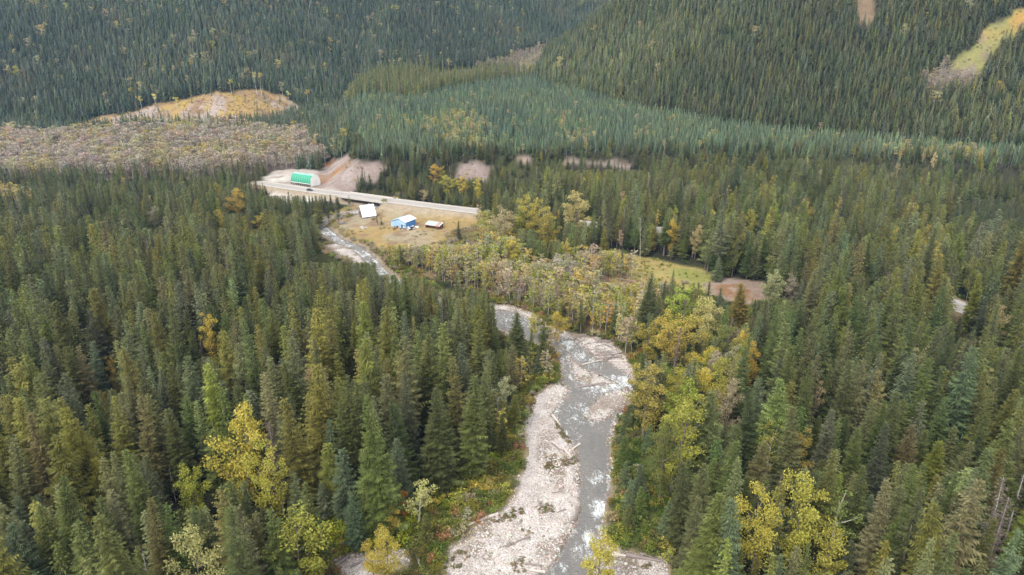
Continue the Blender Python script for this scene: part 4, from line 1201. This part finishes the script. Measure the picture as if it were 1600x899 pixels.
def instancer(name, rows, coll, label):
    A = np.array(rows, float)
    me = bpy.data.meshes.new(name); me.vertices.add(len(A)); me.vertices.foreach_set('co', A[:, :3].astype(np.float32).ravel())
    a = me.attributes.new('size', 'FLOAT_VECTOR', 'POINT'); a.data.foreach_set('vector', A[:, [3,3,4]].astype(np.float32).ravel())
    rot = np.stack([.03*rng.normal(size=len(A)), .03*rng.normal(size=len(A)), rng.random(len(A))*6.283], -1)
    a = me.attributes.new('turn', 'FLOAT_VECTOR', 'POINT'); a.data.foreach_set('vector', rot.astype(np.float32).ravel())
    a = me.attributes.new('tint', 'FLOAT_COLOR', 'POINT'); a.data.foreach_set('color', np.concatenate([A[:,5:8], np.ones((len(A),1))], 1).astype(np.float32).ravel())
    a = me.attributes.new('pick', 'INT', 'POINT'); a.data.foreach_set('value', A[:, 8].astype(np.int32))
    o = link(name, me)
    ng = bpy.data.node_groups.new(name, 'GeometryNodeTree')
    ng.interface.new_socket('Geometry', in_out='INPUT', socket_type='NodeSocketGeometry')
    ng.interface.new_socket('Geometry', in_out='OUTPUT', socket_type='NodeSocketGeometry')
    n, l = ng.nodes, ng.links
    gi, go = n.new('NodeGroupInput'), n.new('NodeGroupOutput')
    io = n.new('GeometryNodeInstanceOnPoints'); ci = n.new('GeometryNodeCollectionInfo')
    ci.inputs['Collection'].default_value = coll; ci.inputs['Separate Children'].default_value = True; ci.inputs['Reset Children'].default_value = True
    def na(nm_, ty):
        q = n.new('GeometryNodeInputNamedAttribute'); q.data_type = ty; q.inputs['Name'].default_value = nm_; return q.outputs['Attribute']
    l.new(gi.outputs[0], io.inputs['Points']); l.new(ci.outputs[0], io.inputs['Instance'])
    io.inputs['Pick Instance'].default_value = True
    l.new(na('pick', 'INT'), io.inputs['Instance Index']); l.new(na('size', 'FLOAT_VECTOR'), io.inputs['Scale'])
    er = n.new('FunctionNodeEulerToRotation'); l.new(na('turn', 'FLOAT_VECTOR'), er.inputs[0]); l.new(er.outputs[0], io.inputs['Rotation'])
    l.new(io.outputs[0], go.inputs[0])
    md = o.modifiers.new('scatter', 'NODES'); md.node_group = ng
    tag(o, label, None, None, 'stuff')
    return o
for k, nm_, cl_, lab in (('mid','valley_forest',P_MID,'mass of conifers filling the valley floor'),('far','mountain_forest',P_FAR,'dark conifer forest covering the mountain slopes'),
        ('young','young_plantation',P_YNG,'even blue-green young plantation on the bench'),('bare','bare_woodland',P_BIR,'bare tan and mauve autumn woodland'),
        ('bush','undergrowth',P_SHR,'low autumn bushes along banks and clearings'),('gold','autumn_woodland',P_BRD,'golden autumn trees dotted through the forest')):
    print(nm_, len(ST[k])); instancer(nm_, ST[k], cl_, lab)

# ------------------------------------------------------------------ highway, bridge, car
def catmull(P, step=3.0):
    P = [np.array(p, float) for p in P]; P = [2*P[0]-P[1]] + P + [2*P[-1]-P[-2]]; out = []
    for i in range(1, len(P)-2):
        n = max(2, int(np.linalg.norm(P[i+1]-P[i])/step))
        for k in range(n):
            t = k/n; a, b, c, d = P[i-1:i+3]
            out.append(.5*((2*b)+(c-a)*t+(2*a-5*b+4*c-d)*t*t+(-a+3*b-3*c+d)*t**3))
    out.append(P[-2]); return np.array(out)
RC = catmull(ROAD)
_t = np.gradient(RC, axis=0); _t /= np.linalg.norm(_t, axis=1)[:,None]; RN = np.stack([-_t[:,1], _t[:,0]], 1)
def ribbon(name, o0, o1, z, m, idx=None):
    C_, N_ = (RC, RN) if idx is None else (RC[idx], RN[idx])
    V = np.concatenate([np.c_[C_+N_*o0, np.full(len(C_), z)], np.c_[C_+N_*o1, np.full(len(C_), z)]]); n = len(C_)
    F = np.array([(i, i+1, n+i+1, n+i) for i in range(n-1)])
    if o1 < o0: F = F[:, ::-1]
    return tag(link(name, make_mesh(name, V, F[:, ::-1], [m])), kind='structure')
M_ASPH = mat('asphalt_worn', (.30,.28,.27), .9, [(.15,.2),(2.0,.15)])
M_SHLD = mat('gravel_shoulder', (.40,.36,.31), .95, [(.2,.2),(1.5,.25)])
M_CONC = mat('concrete_pale', (.46,.43,.39), .85, [(.3,.18),(3,.12)])
M_CONC_D = mat('concrete_aged', (.24,.225,.21), .9, [(.4,.25),(3,.15)])
M_LINE = mat('road_paint_white', (.75,.75,.73), .7, [(2,.1)]); M_YEL = mat('road_paint_yellow', (.60,.42,.08), .7, [(2,.1)])
ribbon('road_shoulder', -6.2, 6.2, ROAD_Z-.02, M_SHLD)
ribbon('highway', -4.0, 4.0, ROAD_Z+.02, M_ASPH)
ribbon('road_edge_line', -3.7, -3.5, ROAD_Z+.026, M_LINE); ribbon('road_edge_line', 3.5, 3.7, ROAD_Z+.026, M_LINE)
ribbon('road_centre_line', -.12, .12, ROAD_Z+.026, M_YEL)
# bridge: local x along the road
bm_, be_ = np.array((-110., 449.)), np.array((-80., 433.))
bdir = math.atan2(be_[1]-bm_[1], be_[0]-bm_[0]); bl = float(np.linalg.norm(be_-bm_))+6; bc = (bm_+be_)/2
br = tag(empty('highway_bridge', (bc[0], bc[1], 0), bdir), 'low concrete highway bridge with pale parapets behind the steep white roof', 'bridge')
MB().box(-bl/2, bl/2, -6.6, 6.6, ROAD_Z-.75, ROAD_Z-.06).build('deck', M_CONC, br)
for y in (-5,-1.7,1.7,5): MB().box(-bl/2+.3, bl/2-.3, y-.3, y+.3, ROAD_Z-1.55, ROAD_Z-.752).build('girder', M_CONC_D, br)
for x in (-bl/2+1.2, bl/2-1.2): MB().box(x-1.2, x+1.2, -6.3, 6.3, -1.5, ROAD_Z-1.552).build('abutment', M_CONC_D, br)
for y in (-6.35, 6.35):
    p = MB().box(-bl/2, bl/2, y-.2, y+.2, ROAD_Z-.057, ROAD_Z+.45).build('parapet', M_CONC, br)
    for k in range(9): MB().box(-bl/2+1+k*(bl-2)/8-.15, -bl/2+1+k*(bl-2)/8+.15, y-.27, y+.27, ROAD_Z-.05, ROAD_Z+.7).build('post', M_CONC, p)
# car on the road below the green hall
M_CARP = mat('car_paint_dark', (.035,.03,.04), .35, [(2,.1)], spec=.5); M_GLASS = mat('car_glass', (.02,.025,.03), .1, [(1,.05)], spec=.6); M_TYRE = mat('tyre_black', (.02,.02,.02), .9)
M_LAMP = mat('lamp_lens', (.7,.68,.6), .2); M_RIM = mat('wheel_rim_metal', (.5,.5,.5), .4, metallic=.6)
cx_, cy_ = flat_at(474, 301, ROAD_Z); _i = int(np.argmin(np.hypot(RC[:,0]-cx_, RC[:,1]-cy_))); cp_ = RC[_i]-RN[_i]*1.8
car = tag(empty('parked_car', (cp_[0], cp_[1], ROAD_Z+.03), math.atan2(_t[_i,1], _t[_i,0])), 'small dark car on the grey road below the green arched hall', 'car')
MB().prism([(-2.2,.35),(2.15,.35),(2.25,.55),(2.2,.8),(1.1,.95),(-2.15,1.0),(-2.28,.7)], -.88, .88).build('body', M_CARP, car)
MB().prism([(-1.9,1.003),(.95,.97),(.35,1.42),(-1.25,1.46)], -.74, .74).build('cabin', M_CARP, car)
for y in (-.755, .745):
    MB().prism([(-1.6,1.05),(-.45,1.05),(-.5,1.38),(-1.2,1.38)], y, y+.01).build('side_window', M_GLASS, car)
    MB().prism([(-.35,1.05),(.65,1.05),(.25,1.36),(-.4,1.38)], y, y+.01).build('side_window', M_GLASS, car)
MB().add([(.99,-.62,1.0),(.99,.62,1.0),(.42,.6,1.40),(.42,-.6,1.40)], [(0,1,2,3)])
_w = MB(); _w.add([(.97,-.62,1.0),(.97,.62,1.0),(.39,.6,1.42),(.39,-.6,1.42)], [(0,1,2,3)]); _w.build('windscreen', M_GLASS, car)
for x in (-1.4, 1.4):
    for y in (-.82, .82):
        w_ = MB().tube([(x,y-.11,.33),(x,y+.11,.33)], .33, 14).build('wheel', M_TYRE, car); MB().tube([(x,y-.115,.33),(x,y+.115,.33)], .19, 10).build('rim', M_RIM, w_)
for y in (-.6, .6): MB().box(2.2, 2.27, y-.16, y+.16, .58, .74).build('headlight', M_LAMP, car)

# ------------------------------------------------------------------ buildings
def frame(name, x, y, deg, label, cat, z=None):
    return tag(empty(name, (x, y, gz(x, y) if z is None else z), R(deg)), label, cat)
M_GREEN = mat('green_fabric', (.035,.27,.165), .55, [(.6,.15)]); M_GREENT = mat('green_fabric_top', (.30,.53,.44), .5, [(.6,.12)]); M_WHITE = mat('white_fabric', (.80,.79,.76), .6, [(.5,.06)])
M_ROOF = mat('white_metal_roof', (.80,.80,.80), .45, [(.5,.06)]); M_BROWN = mat('brown_boards', (.15,.075,.06), .85, [(1,.25),(8,.2)]); M_DARK = mat('dark_opening', (.02,.02,.022), .9)
M_BLUE = mat('blue_siding', (.085,.25,.54), .6, [(.6,.1)]); M_BLUET = mat('light_blue_trim', (.34,.50,.68), .6, [(1,.08)]); M_RED = mat('red_metal', (.30,.10,.06), .6, [(1,.2)]); M_PB = mat('pale_blue_roof', (.36,.40,.41), .5, [(.6,.15)])
M_WOOD = mat('weathered_wood', (.26,.23,.21), .9, [(1,.25),(8,.25)]); M_STEEL = mat('container_grey', (.22,.20,.18), .7, [(1,.25)])
# green arched hall, long side towards the camera
hl = frame('fabric_hall', -162.1, 496.2, -30.8, 'green arched fabric hall with a white end wall on the gravel yard', 'storage hall')
L, Wd, Hb, Ha = 20.0, 9.6, 1.9, 7.9
prof = [(Wd/2-Wd/2*math.cos(t), Hb+(Ha-Hb)*math.sin(t)**.8) for t in np.linspace(0, math.pi, 17)]
for k in range(9):
    m = MB(); x0, x1 = k*L/9+.04, (k+1)*L/9-.04
    for (a, b), (c, d) in zip(prof[:6], prof[1:7]): m.add([(x0,a,b),(x1,a,b),(x1,c,d),(x0,c,d)], [(0,1,2,3)])
    m.build('cover_panel', M_GREEN, hl)
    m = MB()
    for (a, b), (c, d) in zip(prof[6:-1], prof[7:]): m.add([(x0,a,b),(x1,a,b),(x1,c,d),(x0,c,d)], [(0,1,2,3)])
    m.build('roof_panel', M_GREENT, hl)  # paler copy of the green fabric: the brightly lit top put into its colour
for k in range(10):
    x = k*L/9; MB().tube([(x, a+(.02 if a < Wd/2 else -.02), b+.03) for a, b in prof], .10, 5).build('rib', M_GREENT, hl)
for k in range(10):
    x = min(L-.6, max(0, k*L/9-.3)); MB().box(x, x+.6, -.25, .45, -.3, Hb-.01).build('post', M_STEEL, hl); MB().box(x, x+.6, Wd-.45, Wd+.25, -.3, Hb-.01).build('post', M_STEEL, hl)
MB().box(0, L, -.05, .25, Hb-.3, Hb+.12).build('base_beam', M_WHITE, hl); MB().box(0, L, Wd-.25, Wd+.05, Hb-.3, Hb+.12).build('base_beam', M_WHITE, hl)
for k in range(8): MB().box(.75+k*L/9+.75, .75+k*L/9+1.15, .1, .3, -.2, .9+.5*random.random()).build('concrete_block', M_CONC, hl)
ew = MB(); ew.add([(L+.05,a,b) for a, b in prof]+[(L+.05,Wd,0),(L+.05,0,0)], [tuple(range(len(prof)+2))]); e_ = ew.build('end_wall', M_WHITE, hl)
MB().box(L+.06, L+.12, Wd/2-2.0, Wd/2+2.0, 0, 4.6).build('door', mat('white_door', (.72,.73,.73), .6), e_)
ew = MB(); ew.add([(-.05,a,b) for a, b in prof], [tuple(range(len(prof)-1,-1,-1))]); ew.build('end_wall', M_WHITE, hl)
# steep-roofed house
hs = frame('steep_roof_house', -87.9, 403.9, 32, 'small brown house under a steep white roof beside the creek', 'house')
MB().prism([(-3.0,0),(3.0,0),(3.0,1.5),(0,6.7),(-3.0,1.5)], -3.9, 3.9).build('wall', M_BROWN, hs).rotation_euler = (0,0,R(90))
def slab(p0, p1, x0, x1, th=.12):        # roof plane in local (y,z), run along x
    n = Vector((0, -(p1[1]-p0[1]), p1[0]-p0[0])).normalized()*th; n = n if n.z > 0 else -n
    q = [(x0,*p0),(x1,*p0),(x1,*p1),(x0,*p1)]
    m = MB(); m.add(q+[tuple(Vector(c)+n) for c in q], [(3,2,1,0),(4,5,6,7),(0,1,5,4),(1,2,6,5),(2,3,7,6),(3,0,4,7)]); return m
rf = slab((-3.75,.75),(.06,7.35),-4.5,4.5).build('roof', M_ROOF, hs)
slab((3.75,.75),(-.02,7.2),-4.5,4.5).build('roof', M_ROOF, hs)
MB().box(1.5,2.2,.5,1.2,5.0,7.9).build('chimney', M_CONC_D, hs)
MB().box(-4.0,4.0,-4.6,-3.1,-.2,.28).build('porch_deck', M_WOOD, hs)
for k in range(5): MB().box(-3.9+k*1.9,-3.75+k*1.9,-4.55,-4.4,.29,1.0).build('porch_post', M_BROWN, hs)
w_ = MB().box(-3.98,-3.92,-1.0,1.0,2.4,3.8).build('window', M_ROOF, hs); MB().box(-4.01,-3.985,-.85,.85,2.5,3.7).build('pane', M_GLASS, w_)
MB().box(-3.97,-3.91,1.3,2.3,.1,2.1).build('door', M_WOOD, hs)
for x in (-2.0, 1.2): q = MB().box(x,x+1.0,-3.06,-3.005,.6,1.35).build('window', M_ROOF, hs); MB().box(x+.08,x+.92,-3.08,-3.062,.66,1.29).build('pane', M_GLASS, q)
# blue shop: local x along the gable front, local y back along the ridge
bs = frame('blue_shop', -69.9, 382.3, -28, 'blue metal workshop with one white roof slope on the ochre field', 'workshop')
MB().prism([(0,-.2),(9.4,-.2),(9.4,3.7),(5.6,5.3),(0,3.2)], 0, 8.6).build('wall', M_BLUE, bs)
rf = MB(); rf.add([(5.55,-.5,5.42),(9.85,-.5,3.66),(9.85,9.0,3.66),(5.55,9.0,5.42),(5.55,-.5,5.56),(9.85,-.5,3.80),(9.85,9.0,3.80),(5.55,9.0,5.56)], [(3,2,1,0),(4,5,6,7),(0,1,5,4),(1,2,6,5),(2,3,7,6),(3,0,4,7)]); rf.build('roof', M_ROOF, bs)
rf = MB(); rf.add([(-.4,-.5,3.12),(5.546,-.5,5.42),(5.546,9.0,5.42),(-.4,9.0,3.12),(-.4,-.5,3.24),(5.546,-.5,5.54),(5.546,9.0,5.54),(-.4,9.0,3.24)], [(3,2,1,0),(4,5,6,7),(0,1,5,4),(1,2,6,5),(2,3,7,6),(3,0,4,7)]); rf.build('roof', M_BLUET, bs)
MB().prism([(.02,-.15),(9.38,-.15),(9.38,3.62),(5.6,5.2),(.02,3.12)], -.06, -.005).build('front_cladding', M_BLUET, bs)
bs.scale = (1.12,1.12,.95)
d_ = MB().box(2.0,5.4,-.12,-.065,-.1,2.9).build('roller_door', M_BLUE, bs)
for k in range(6): MB().box(2.05,5.35,-.15,-.122,.0+k*.48,.43+k*.48).build('door_panel', M_BLUET, d_)
MB().box(6.6,7.5,-.12,-.065,-.1,2.0).build('door', M_DARK, bs)
q = MB().box(8.0,9.0,-.12,-.065,1.2,2.0).build('window', M_ROOF, bs); MB().box(8.1,8.9,-.14,-.122,1.28,1.92).build('pane', M_GLASS, q)
for k in range(12): MB().box(9.4,9.44,.3+k*.7,.36+k*.7,-.1,3.6).build('seam', M_BLUE, bs)
# open shed
os_ = frame('open_shed', -47.6, 383.0, -27.6, 'low open shed with a pale roof and red fascia at the treeline', 'shed')
for x in (.3,4.1,7.9,11.7): MB().box(x-.12,x+.12,-5.6,-5.36,-.3,2.2).build('post', M_BROWN, os_)
MB().box(.1,11.9,-.2,0,-.3,3.3).build('back_wall', M_BROWN, os_); MB().box(.1,.25,-5.3,-.205,-.3,2.2).build('side_wall', M_BROWN, os_); MB().box(11.75,11.9,-5.3,-.205,-.3,2.2).build('side_wall', M_BROWN, os_)
slab((-6.2,2.22),(-.4,3.75),-.5,8.6).build('roof', M_PB, os_); slab((-6.2,2.225),(-.4,3.755),8.604,12.5).build('roof', mat('rusty_roof', (.33,.24,.20), .6, [(.8,.3)]), os_)
os_.scale = (.78,.78,.82); slab((.9,3.2),(-.396,3.76),-.5,12.5).build('roof', M_PB, os_)
MB().box(-.5,12.5,-6.32,-6.21,1.95,2.3).build('fascia', M_RED, os_); slab((-6.2,2.38),(-.4,3.92),12.2,12.6).build('rake_board', M_ROOF, os_)
# railed footbridge over the creek left of the house
fb = frame('footbridge', -101.0, 408.4, 19, 'grey railed footbridge over the creek left of the steep white roof', 'footbridge', .4)
MB().box(-7,7,-1.3,1.3,-.25,0).build('deck', M_WOOD, fb)
for y in (-1.2, 1.2):
    MB().box(-7,7,y-.1,y+.1,1.15,1.4).build('rail', M_CONC, fb)
    for k in range(8): MB().box(-6.8+k*1.94-.12,-6.8+k*1.94+.12,y-.09,y+.09,.003,1.147).build('post', M_WOOD, fb)
for x in (-6.2, 6.2): MB().box(x-.6,x+.6,-1.5,1.5,-2.2,-.253).build('abutment', M_CONC_D, fb)
# heaps
def heap(name, x, y, n, r, m, label, cat, size=.7):
    h = frame(name, x, y, random.random()*300, label, cat)
    for k in range(n):
        a, q = random.random()*6.28, r*math.sqrt(random.random()); s = size*(.5+random.random()); t = random.random()*3
        b = MB(); zz = max(0, .8*(1-q/r)*random.random()); b.box(-s,s,-s*.45,s*.45,zz-.2,zz+s*.55)
        ca, sa = math.cos(t), math.sin(t); b.v = [(vx*ca-vy*sa+q*math.cos(a)*1.5, vx*sa+vy*ca+q*math.sin(a), vz) for vx,vy,vz in b.v]
        b.build('piece', m[k % len(m)], h)
heap('scrap_pile', -58.2, 377.2, 34, 3.4, [M_CONC, M_WOOD, M_ROOF, M_DARK, M_BLUET], 'pale heap of scrap boards in front of the blue shop', 'scrap pile')
heap('scrap_pile', -67.0, 378.6, 14, 2.0, [M_RED, M_WOOD, M_DARK, M_CONC], 'reddish scrap lined up along the light blue gable wall', 'scrap pile', .6)
heap('rock_pile', -99.4, 387.9, 16, 1.6, [M_CONC, M_CONC_D], 'pale rock pile on the grass near the creek bend', 'rock pile', .6)
heap('rock_pile', -85.4, 378.1, 16, 1.8, [M_CONC], 'pale rock pile in the middle of the ochre field', 'rock pile', .6)

# ------------------------------------------------------------------ driftwood
def bedz(x, y): 
    z, _ = bed_height(np.array([x]), np.array([y])); return max(float(z[0]), WZ-.1) if float(bed_sd(np.array([x]), np.array([y]))[0]) > -.5 else gz(x, y)
def log(p0, p1, r, m, label, group=None, root=False, lift=0.0):
    (x0,y0), (x1,y1) = flat_at(*p0, -.3), flat_at(*p1, -.3)
    z0, z1 = bedz(x0,y0)+r*.8, bedz(x1,y1)+r*.5+lift
    cx0, cy0 = (x0+x1)/2, (y0+y1)/2; L_ = math.hypot(x1-x0, y1-y0)
    b = MB(); n = 6; px_, py_ = -(y1-y0)/L_, (x1-x0)/L_; k = random.uniform(-.03,.03)*L_
    pts = [(x0+(x1-x0)*t-cx0+px_*k*math.sin(math.pi*t), y0+(y1-y0)*t-cy0+py_*k*math.sin(math.pi*t), z0+(z1-z0)*t) for t in [i/(n-1) for i in range(n)]]
    b.tube(pts, [r*(1.15-.6*i/(n-1))*random.uniform(.93,1.07) for i in range(n)], 8)
    for i in range(3):
        q = Vector(pts[2+i % 3]); d = Vector((random.uniform(-1,1),random.uniform(-1,1),random.uniform(.2,1)))*random.uniform(.4,1.0); b.tube([q, q+d*.6, q+d], [r*.3,r*.22,r*.08], 5)
    o = b.build('driftwood_log', m, None, (cx0, cy0, 0)); tag(o, label, 'log', group)
    if root:
        rb = MB(); q = Vector(pts[0])
        for i in range(9):
            d = Vector((random.uniform(-1,1),random.uniform(-1,1),random.uniform(-.5,1))).normalized()*random.uniform(.7,1.5); rb.tube([q, q+d*.6, q+d+Vector((0,0,random.uniform(-.2,.3)))], [r*.6,r*.35,r*.1], 5)
        rb.build('root_wad', M_DRIFT_D, o)
    return o
log((863,649),(875,664),.34,M_DRIFT,'pale bleached log at the water edge of the upper gravel bar')
log((860,655),(869,668),.20,M_DRIFT,'thin pale pole beside the bleached log at the water edge')
log((862,695),(880,707),.24,M_DRIFT_D,'dark log half buried in brown weeds on the gravel bar')
log((882,703),(893,715),.27,M_DRIFT,'pale log pointing at the bank between two crossed logs')
log((906,694),(888,708),.30,M_DRIFT,'pale log reaching out over the water from the gravel bar')
log((903,718),(876,728),.26,M_DRIFT_D,'dark root log lying at the tip of the upper bar',root=True)
log((778,806),(728,826),.36,M_DRIFT,'long pale log along the bushes at the left edge of the bar')
log((737,830),(721,850),.26,M_DRIFT_D,'short dark log standing out from the bushes on the left of the bar')
log((946,600),(900,606),.40,M_DRIFT_D,'long dark trunk lying across the narrow channel below the island')
log((894,564),(912,573),.26,M_DRIFT_D,'dark pole on the gravel island')
log((903,592),(925,588),.2,M_DRIFT_D,'thin dark stick at the foot of the gravel island')
log((852,894),(812,889),.30,M_DRIFT,'pale log at the bottom edge beside the water')
log((846,885),(815,882),.24,M_DRIFT_D,'grey log just above the pale one at the bottom edge')
log((799,853),(780,858),.22,M_DRIFT_D,'small dark log in the middle of the lower gravel bar',root=True)
log((826,842),(805,850),.24,M_DRIFT_D,'dark snagged log in the lower gravel bar right of the small one',root=True)
log((845,790),(866,797),.26,M_DRIFT_D,'dark root stump log on the middle gravel bar',root=True)
log((884,798),(870,803),.2,M_DRIFT_D,'short grey stick near the water on the middle bar')
log((862,772),(880,770),.14,M_DRIFT_D,'thin grey stick lying on the pale stones')
log((946,862),(968,868),.26,M_DRIFT,'pale log end showing beside the yellow river poplar')
log((944,868),(985,872),.30,M_DRIFT,'pale straight log on the small bar at the lower right')
log((978,870),(1036,880),.42,M_DRIFT_D,'thick grey log across the small bar at the lower right')
log((1000,868),(1022,874),.26,M_DRIFT_D,'grey log stacked behind the thick one at the lower right')
log((524,888),(551,866),.34,M_DRIFT_D,'grey log on the sandy patch at the bottom left of the river')
log((548,888),(566,879),.26,M_DRIFT_D,'short grey log beside the sandy patch at the bottom')
log((648,862),(662,898),.34,M_DRIFT,'pale fallen trunk with roots at the left end of the gravel',root=True)
log((628,846),(648,858),.22,M_DRIFT,'thin pale fallen stem in the bushes left of the gravel')
log((672,812),(696,824),.20,M_DRIFT,'bent pale dead stem in the low bushes')
NTH = ['leftmost','second from the left','third from the left','fourth from the left','fifth from the left','sixth from the left','seventh from the left','seventh from the right','sixth from the right','fifth from the right','fourth from the right','third from the right','second from the right','rightmost']
def jam(n, u0, su, v0, sv, l0, l1, r0, r1, a0, a1, where, group):
    us = sorted(u0+su*random.gauss(0, 1) for _ in range(n)); nth = NTH[:n-n//2]+NTH[14-n//2:]
    for i, u in enumerate(us):
        v = v0+random.gauss(0, sv); a = random.uniform(a0, a1); l_ = random.uniform(l0, l1); pale = random.random() < .15
        log((u-l_*math.cos(a), v-l_*.35*math.sin(a)), (u+l_*math.cos(a), v+l_*.35*math.sin(a)), random.uniform(r0, r1), M_DRIFT if pale else M_DRIFT_D, f"{'pale' if pale else 'dark grey'} log, {nth[i]} in {where}", group, lift=random.uniform(0,.8))
jam(12, 935, 15, 538, 5, 9, 19, .12, .26, -1.0, 1.1, 'the upper heap of the log jam', 'logs of the upper log jam heap')
jam(14, 950, 14, 559, 4.5, 9, 20, .12, .27, -.7, 1.1, 'the lower heap of the log jam', 'logs of the lower log jam heap')
jam(8, 905, 22, 527, 3, 7, 13, .10, .18, -.3, .8, 'the row of poles upstream of the jam', 'poles stranded upstream of the log jam')

# ------------------------------------------------------------------ stones and gravel-bar weeds
def stone_mat():
    m = bpy.data.materials.new('river_stone'); m.use_nodes = True
    n, l = m.node_tree.nodes, m.node_tree.links; b = n['Principled BSDF']; b.inputs['Roughness'].default_value = .85
    a = n.new('ShaderNodeAttribute'); a.attribute_type = 'INSTANCER'; a.attribute_name = 'tint'; l.new(a.outputs['Color'], b.inputs['Base Color']); return m
M_STONE = stone_mat()
def stone(seed):
    g = np.random.default_rng(seed); import bmesh
    bm = bmesh.new(); bmesh.ops.create_icosphere(bm, subdivisions=1, radius=1)
    for v in bm.verts: v.co = Vector((v.co.x*(1+.3*g.normal()*.6), v.co.y*(.8+.2*g.random()), v.co.z*.55*(.8+.4*g.random())))
    me = bpy.data.meshes.new('stone'); bm.to_mesh(me); bm.free(); me.materials.append(M_STONE); return ('stone', me)
P_STN = collection_of('stones', [stone(s_) for s_ in (201,202,203,204,205)])
X = rng.uniform(-46, 58, 90000); Y = rng.uniform(93, 262, 90000)
b = bed_sd(X, Y); z, w = bed_height(X, Y); n1 = fbm(X, Y, 7, 3); tr = line_dist(TRACK, X, Y)
rows = []
for i in np.nonzero((b > -.3) & (w < 3.5) & ((w < .9) | (rng.random(len(w)) < .05)) & ((tr > 2.2) | (w > -.5)))[0]:
    if n1[i] < -.2 and random.random() < .8: continue
    big = random.random() < .03
    s = (.11+.22*random.random()**2.5)*(1.9 if big else 1)*(1.25 if abs(w[i]) < .9 else 1)
    k = random.random(); t = (.46,.415,.39) if k < .55 else (.38,.33,.295) if k < .75 else (.56,.53,.51) if k < .9 else (.20,.17,.145)
    if w[i] > -.25: t = (.22,.18,.145) if k < .8 else (.34,.30,.27)
    rows.append((X[i], Y[i], max(z[i], WZ-.12)+s*.15, s, s, *jit(t, .10), random.randrange(5)))
print('stones', len(rows)); instancer('gravel_stones', rows, P_STN, 'pale river cobbles covering the gravel bars')
ST['weed'] = []
for pl, pr_ in (([(866,662),(880,656),(892,672),(900,692),(886,690),(874,678)],.5),([(846,714),(868,711),(872,736),(850,739)],.5),([(868,716),(900,711),(904,721),(878,730)],.6),([(764,814),(800,795),(828,796),(800,813),(780,820)],.55),
        ([(834,789),(862,786),(866,800),(846,802)],.5),([(812,828),(846,824),(842,838),(822,836)],.35),([(924,573),(945,581),(957,588),(935,587)],.6),([(876,600),(900,593),(898,606)],.55),([(826,620),(838,622),(832,648),(826,645)],.5),
        ([(690,880),(700,868),(720,860),(735,868),(715,890),(700,899)],.3),([(800,878),(818,868),(822,890),(805,899)],.45),([(1000,880),(1040,884),(1036,899),(1000,899)],.4)):
    P = PX(pl); xs = [p[0] for p in P]; yy_ = [p[1] for p in P]
    N = int(3.2*(max(xs)-min(xs))*(max(yy_)-min(yy_)))
    X = rng.uniform(min(xs), max(xs), N); Y = rng.uniform(min(yy_), max(yy_), N); ok = inside(P, X, Y) & (fbm(X, Y, 3, 2) > -.25); z, w = bed_height(X, Y)
    for i in np.nonzero(ok)[0]:
        if random.random() > pr_ or w[i] > .2: continue
        ST['weed'].append((X[i], Y[i], z[i]-.05, .34*(.6+.7*random.random()), .17*(.6+.9*random.random()), *jit(random.choice([(.19,.15,.07),(.24,.18,.09),(.15,.15,.04),(.28,.21,.11)]), .12), random.randrange(4)))
instancer('gravel_bar_weeds', ST['weed'], P_SHR, 'brown and olive weeds growing on the gravel bars')

# ------------------------------------------------------------------ haze: one even box of air round camera and land, under the sky
hz = bpy.data.materials.new('haze'); hz.use_nodes = True
n_, l_ = hz.node_tree.nodes, hz.node_tree.links
n_.remove(n_['Principled BSDF'])
pv = n_.new('ShaderNodeVolumePrincipled'); pv.inputs['Color'].default_value = (.42,.66,1.0,1); pv.inputs['Density'].default_value = .00008; pv.inputs['Anisotropy'].default_value = .2
l_.new(pv.outputs[0], n_['Material Output'].inputs['Volume'])
zt = float(max(GZ.max()+40, 400))
hb = MB().box(-2300, 2300, -40, 2000, -6, zt).build('haze', hz); tag(hb, 'thin bluish air over the valley', None, None, 'stuff')
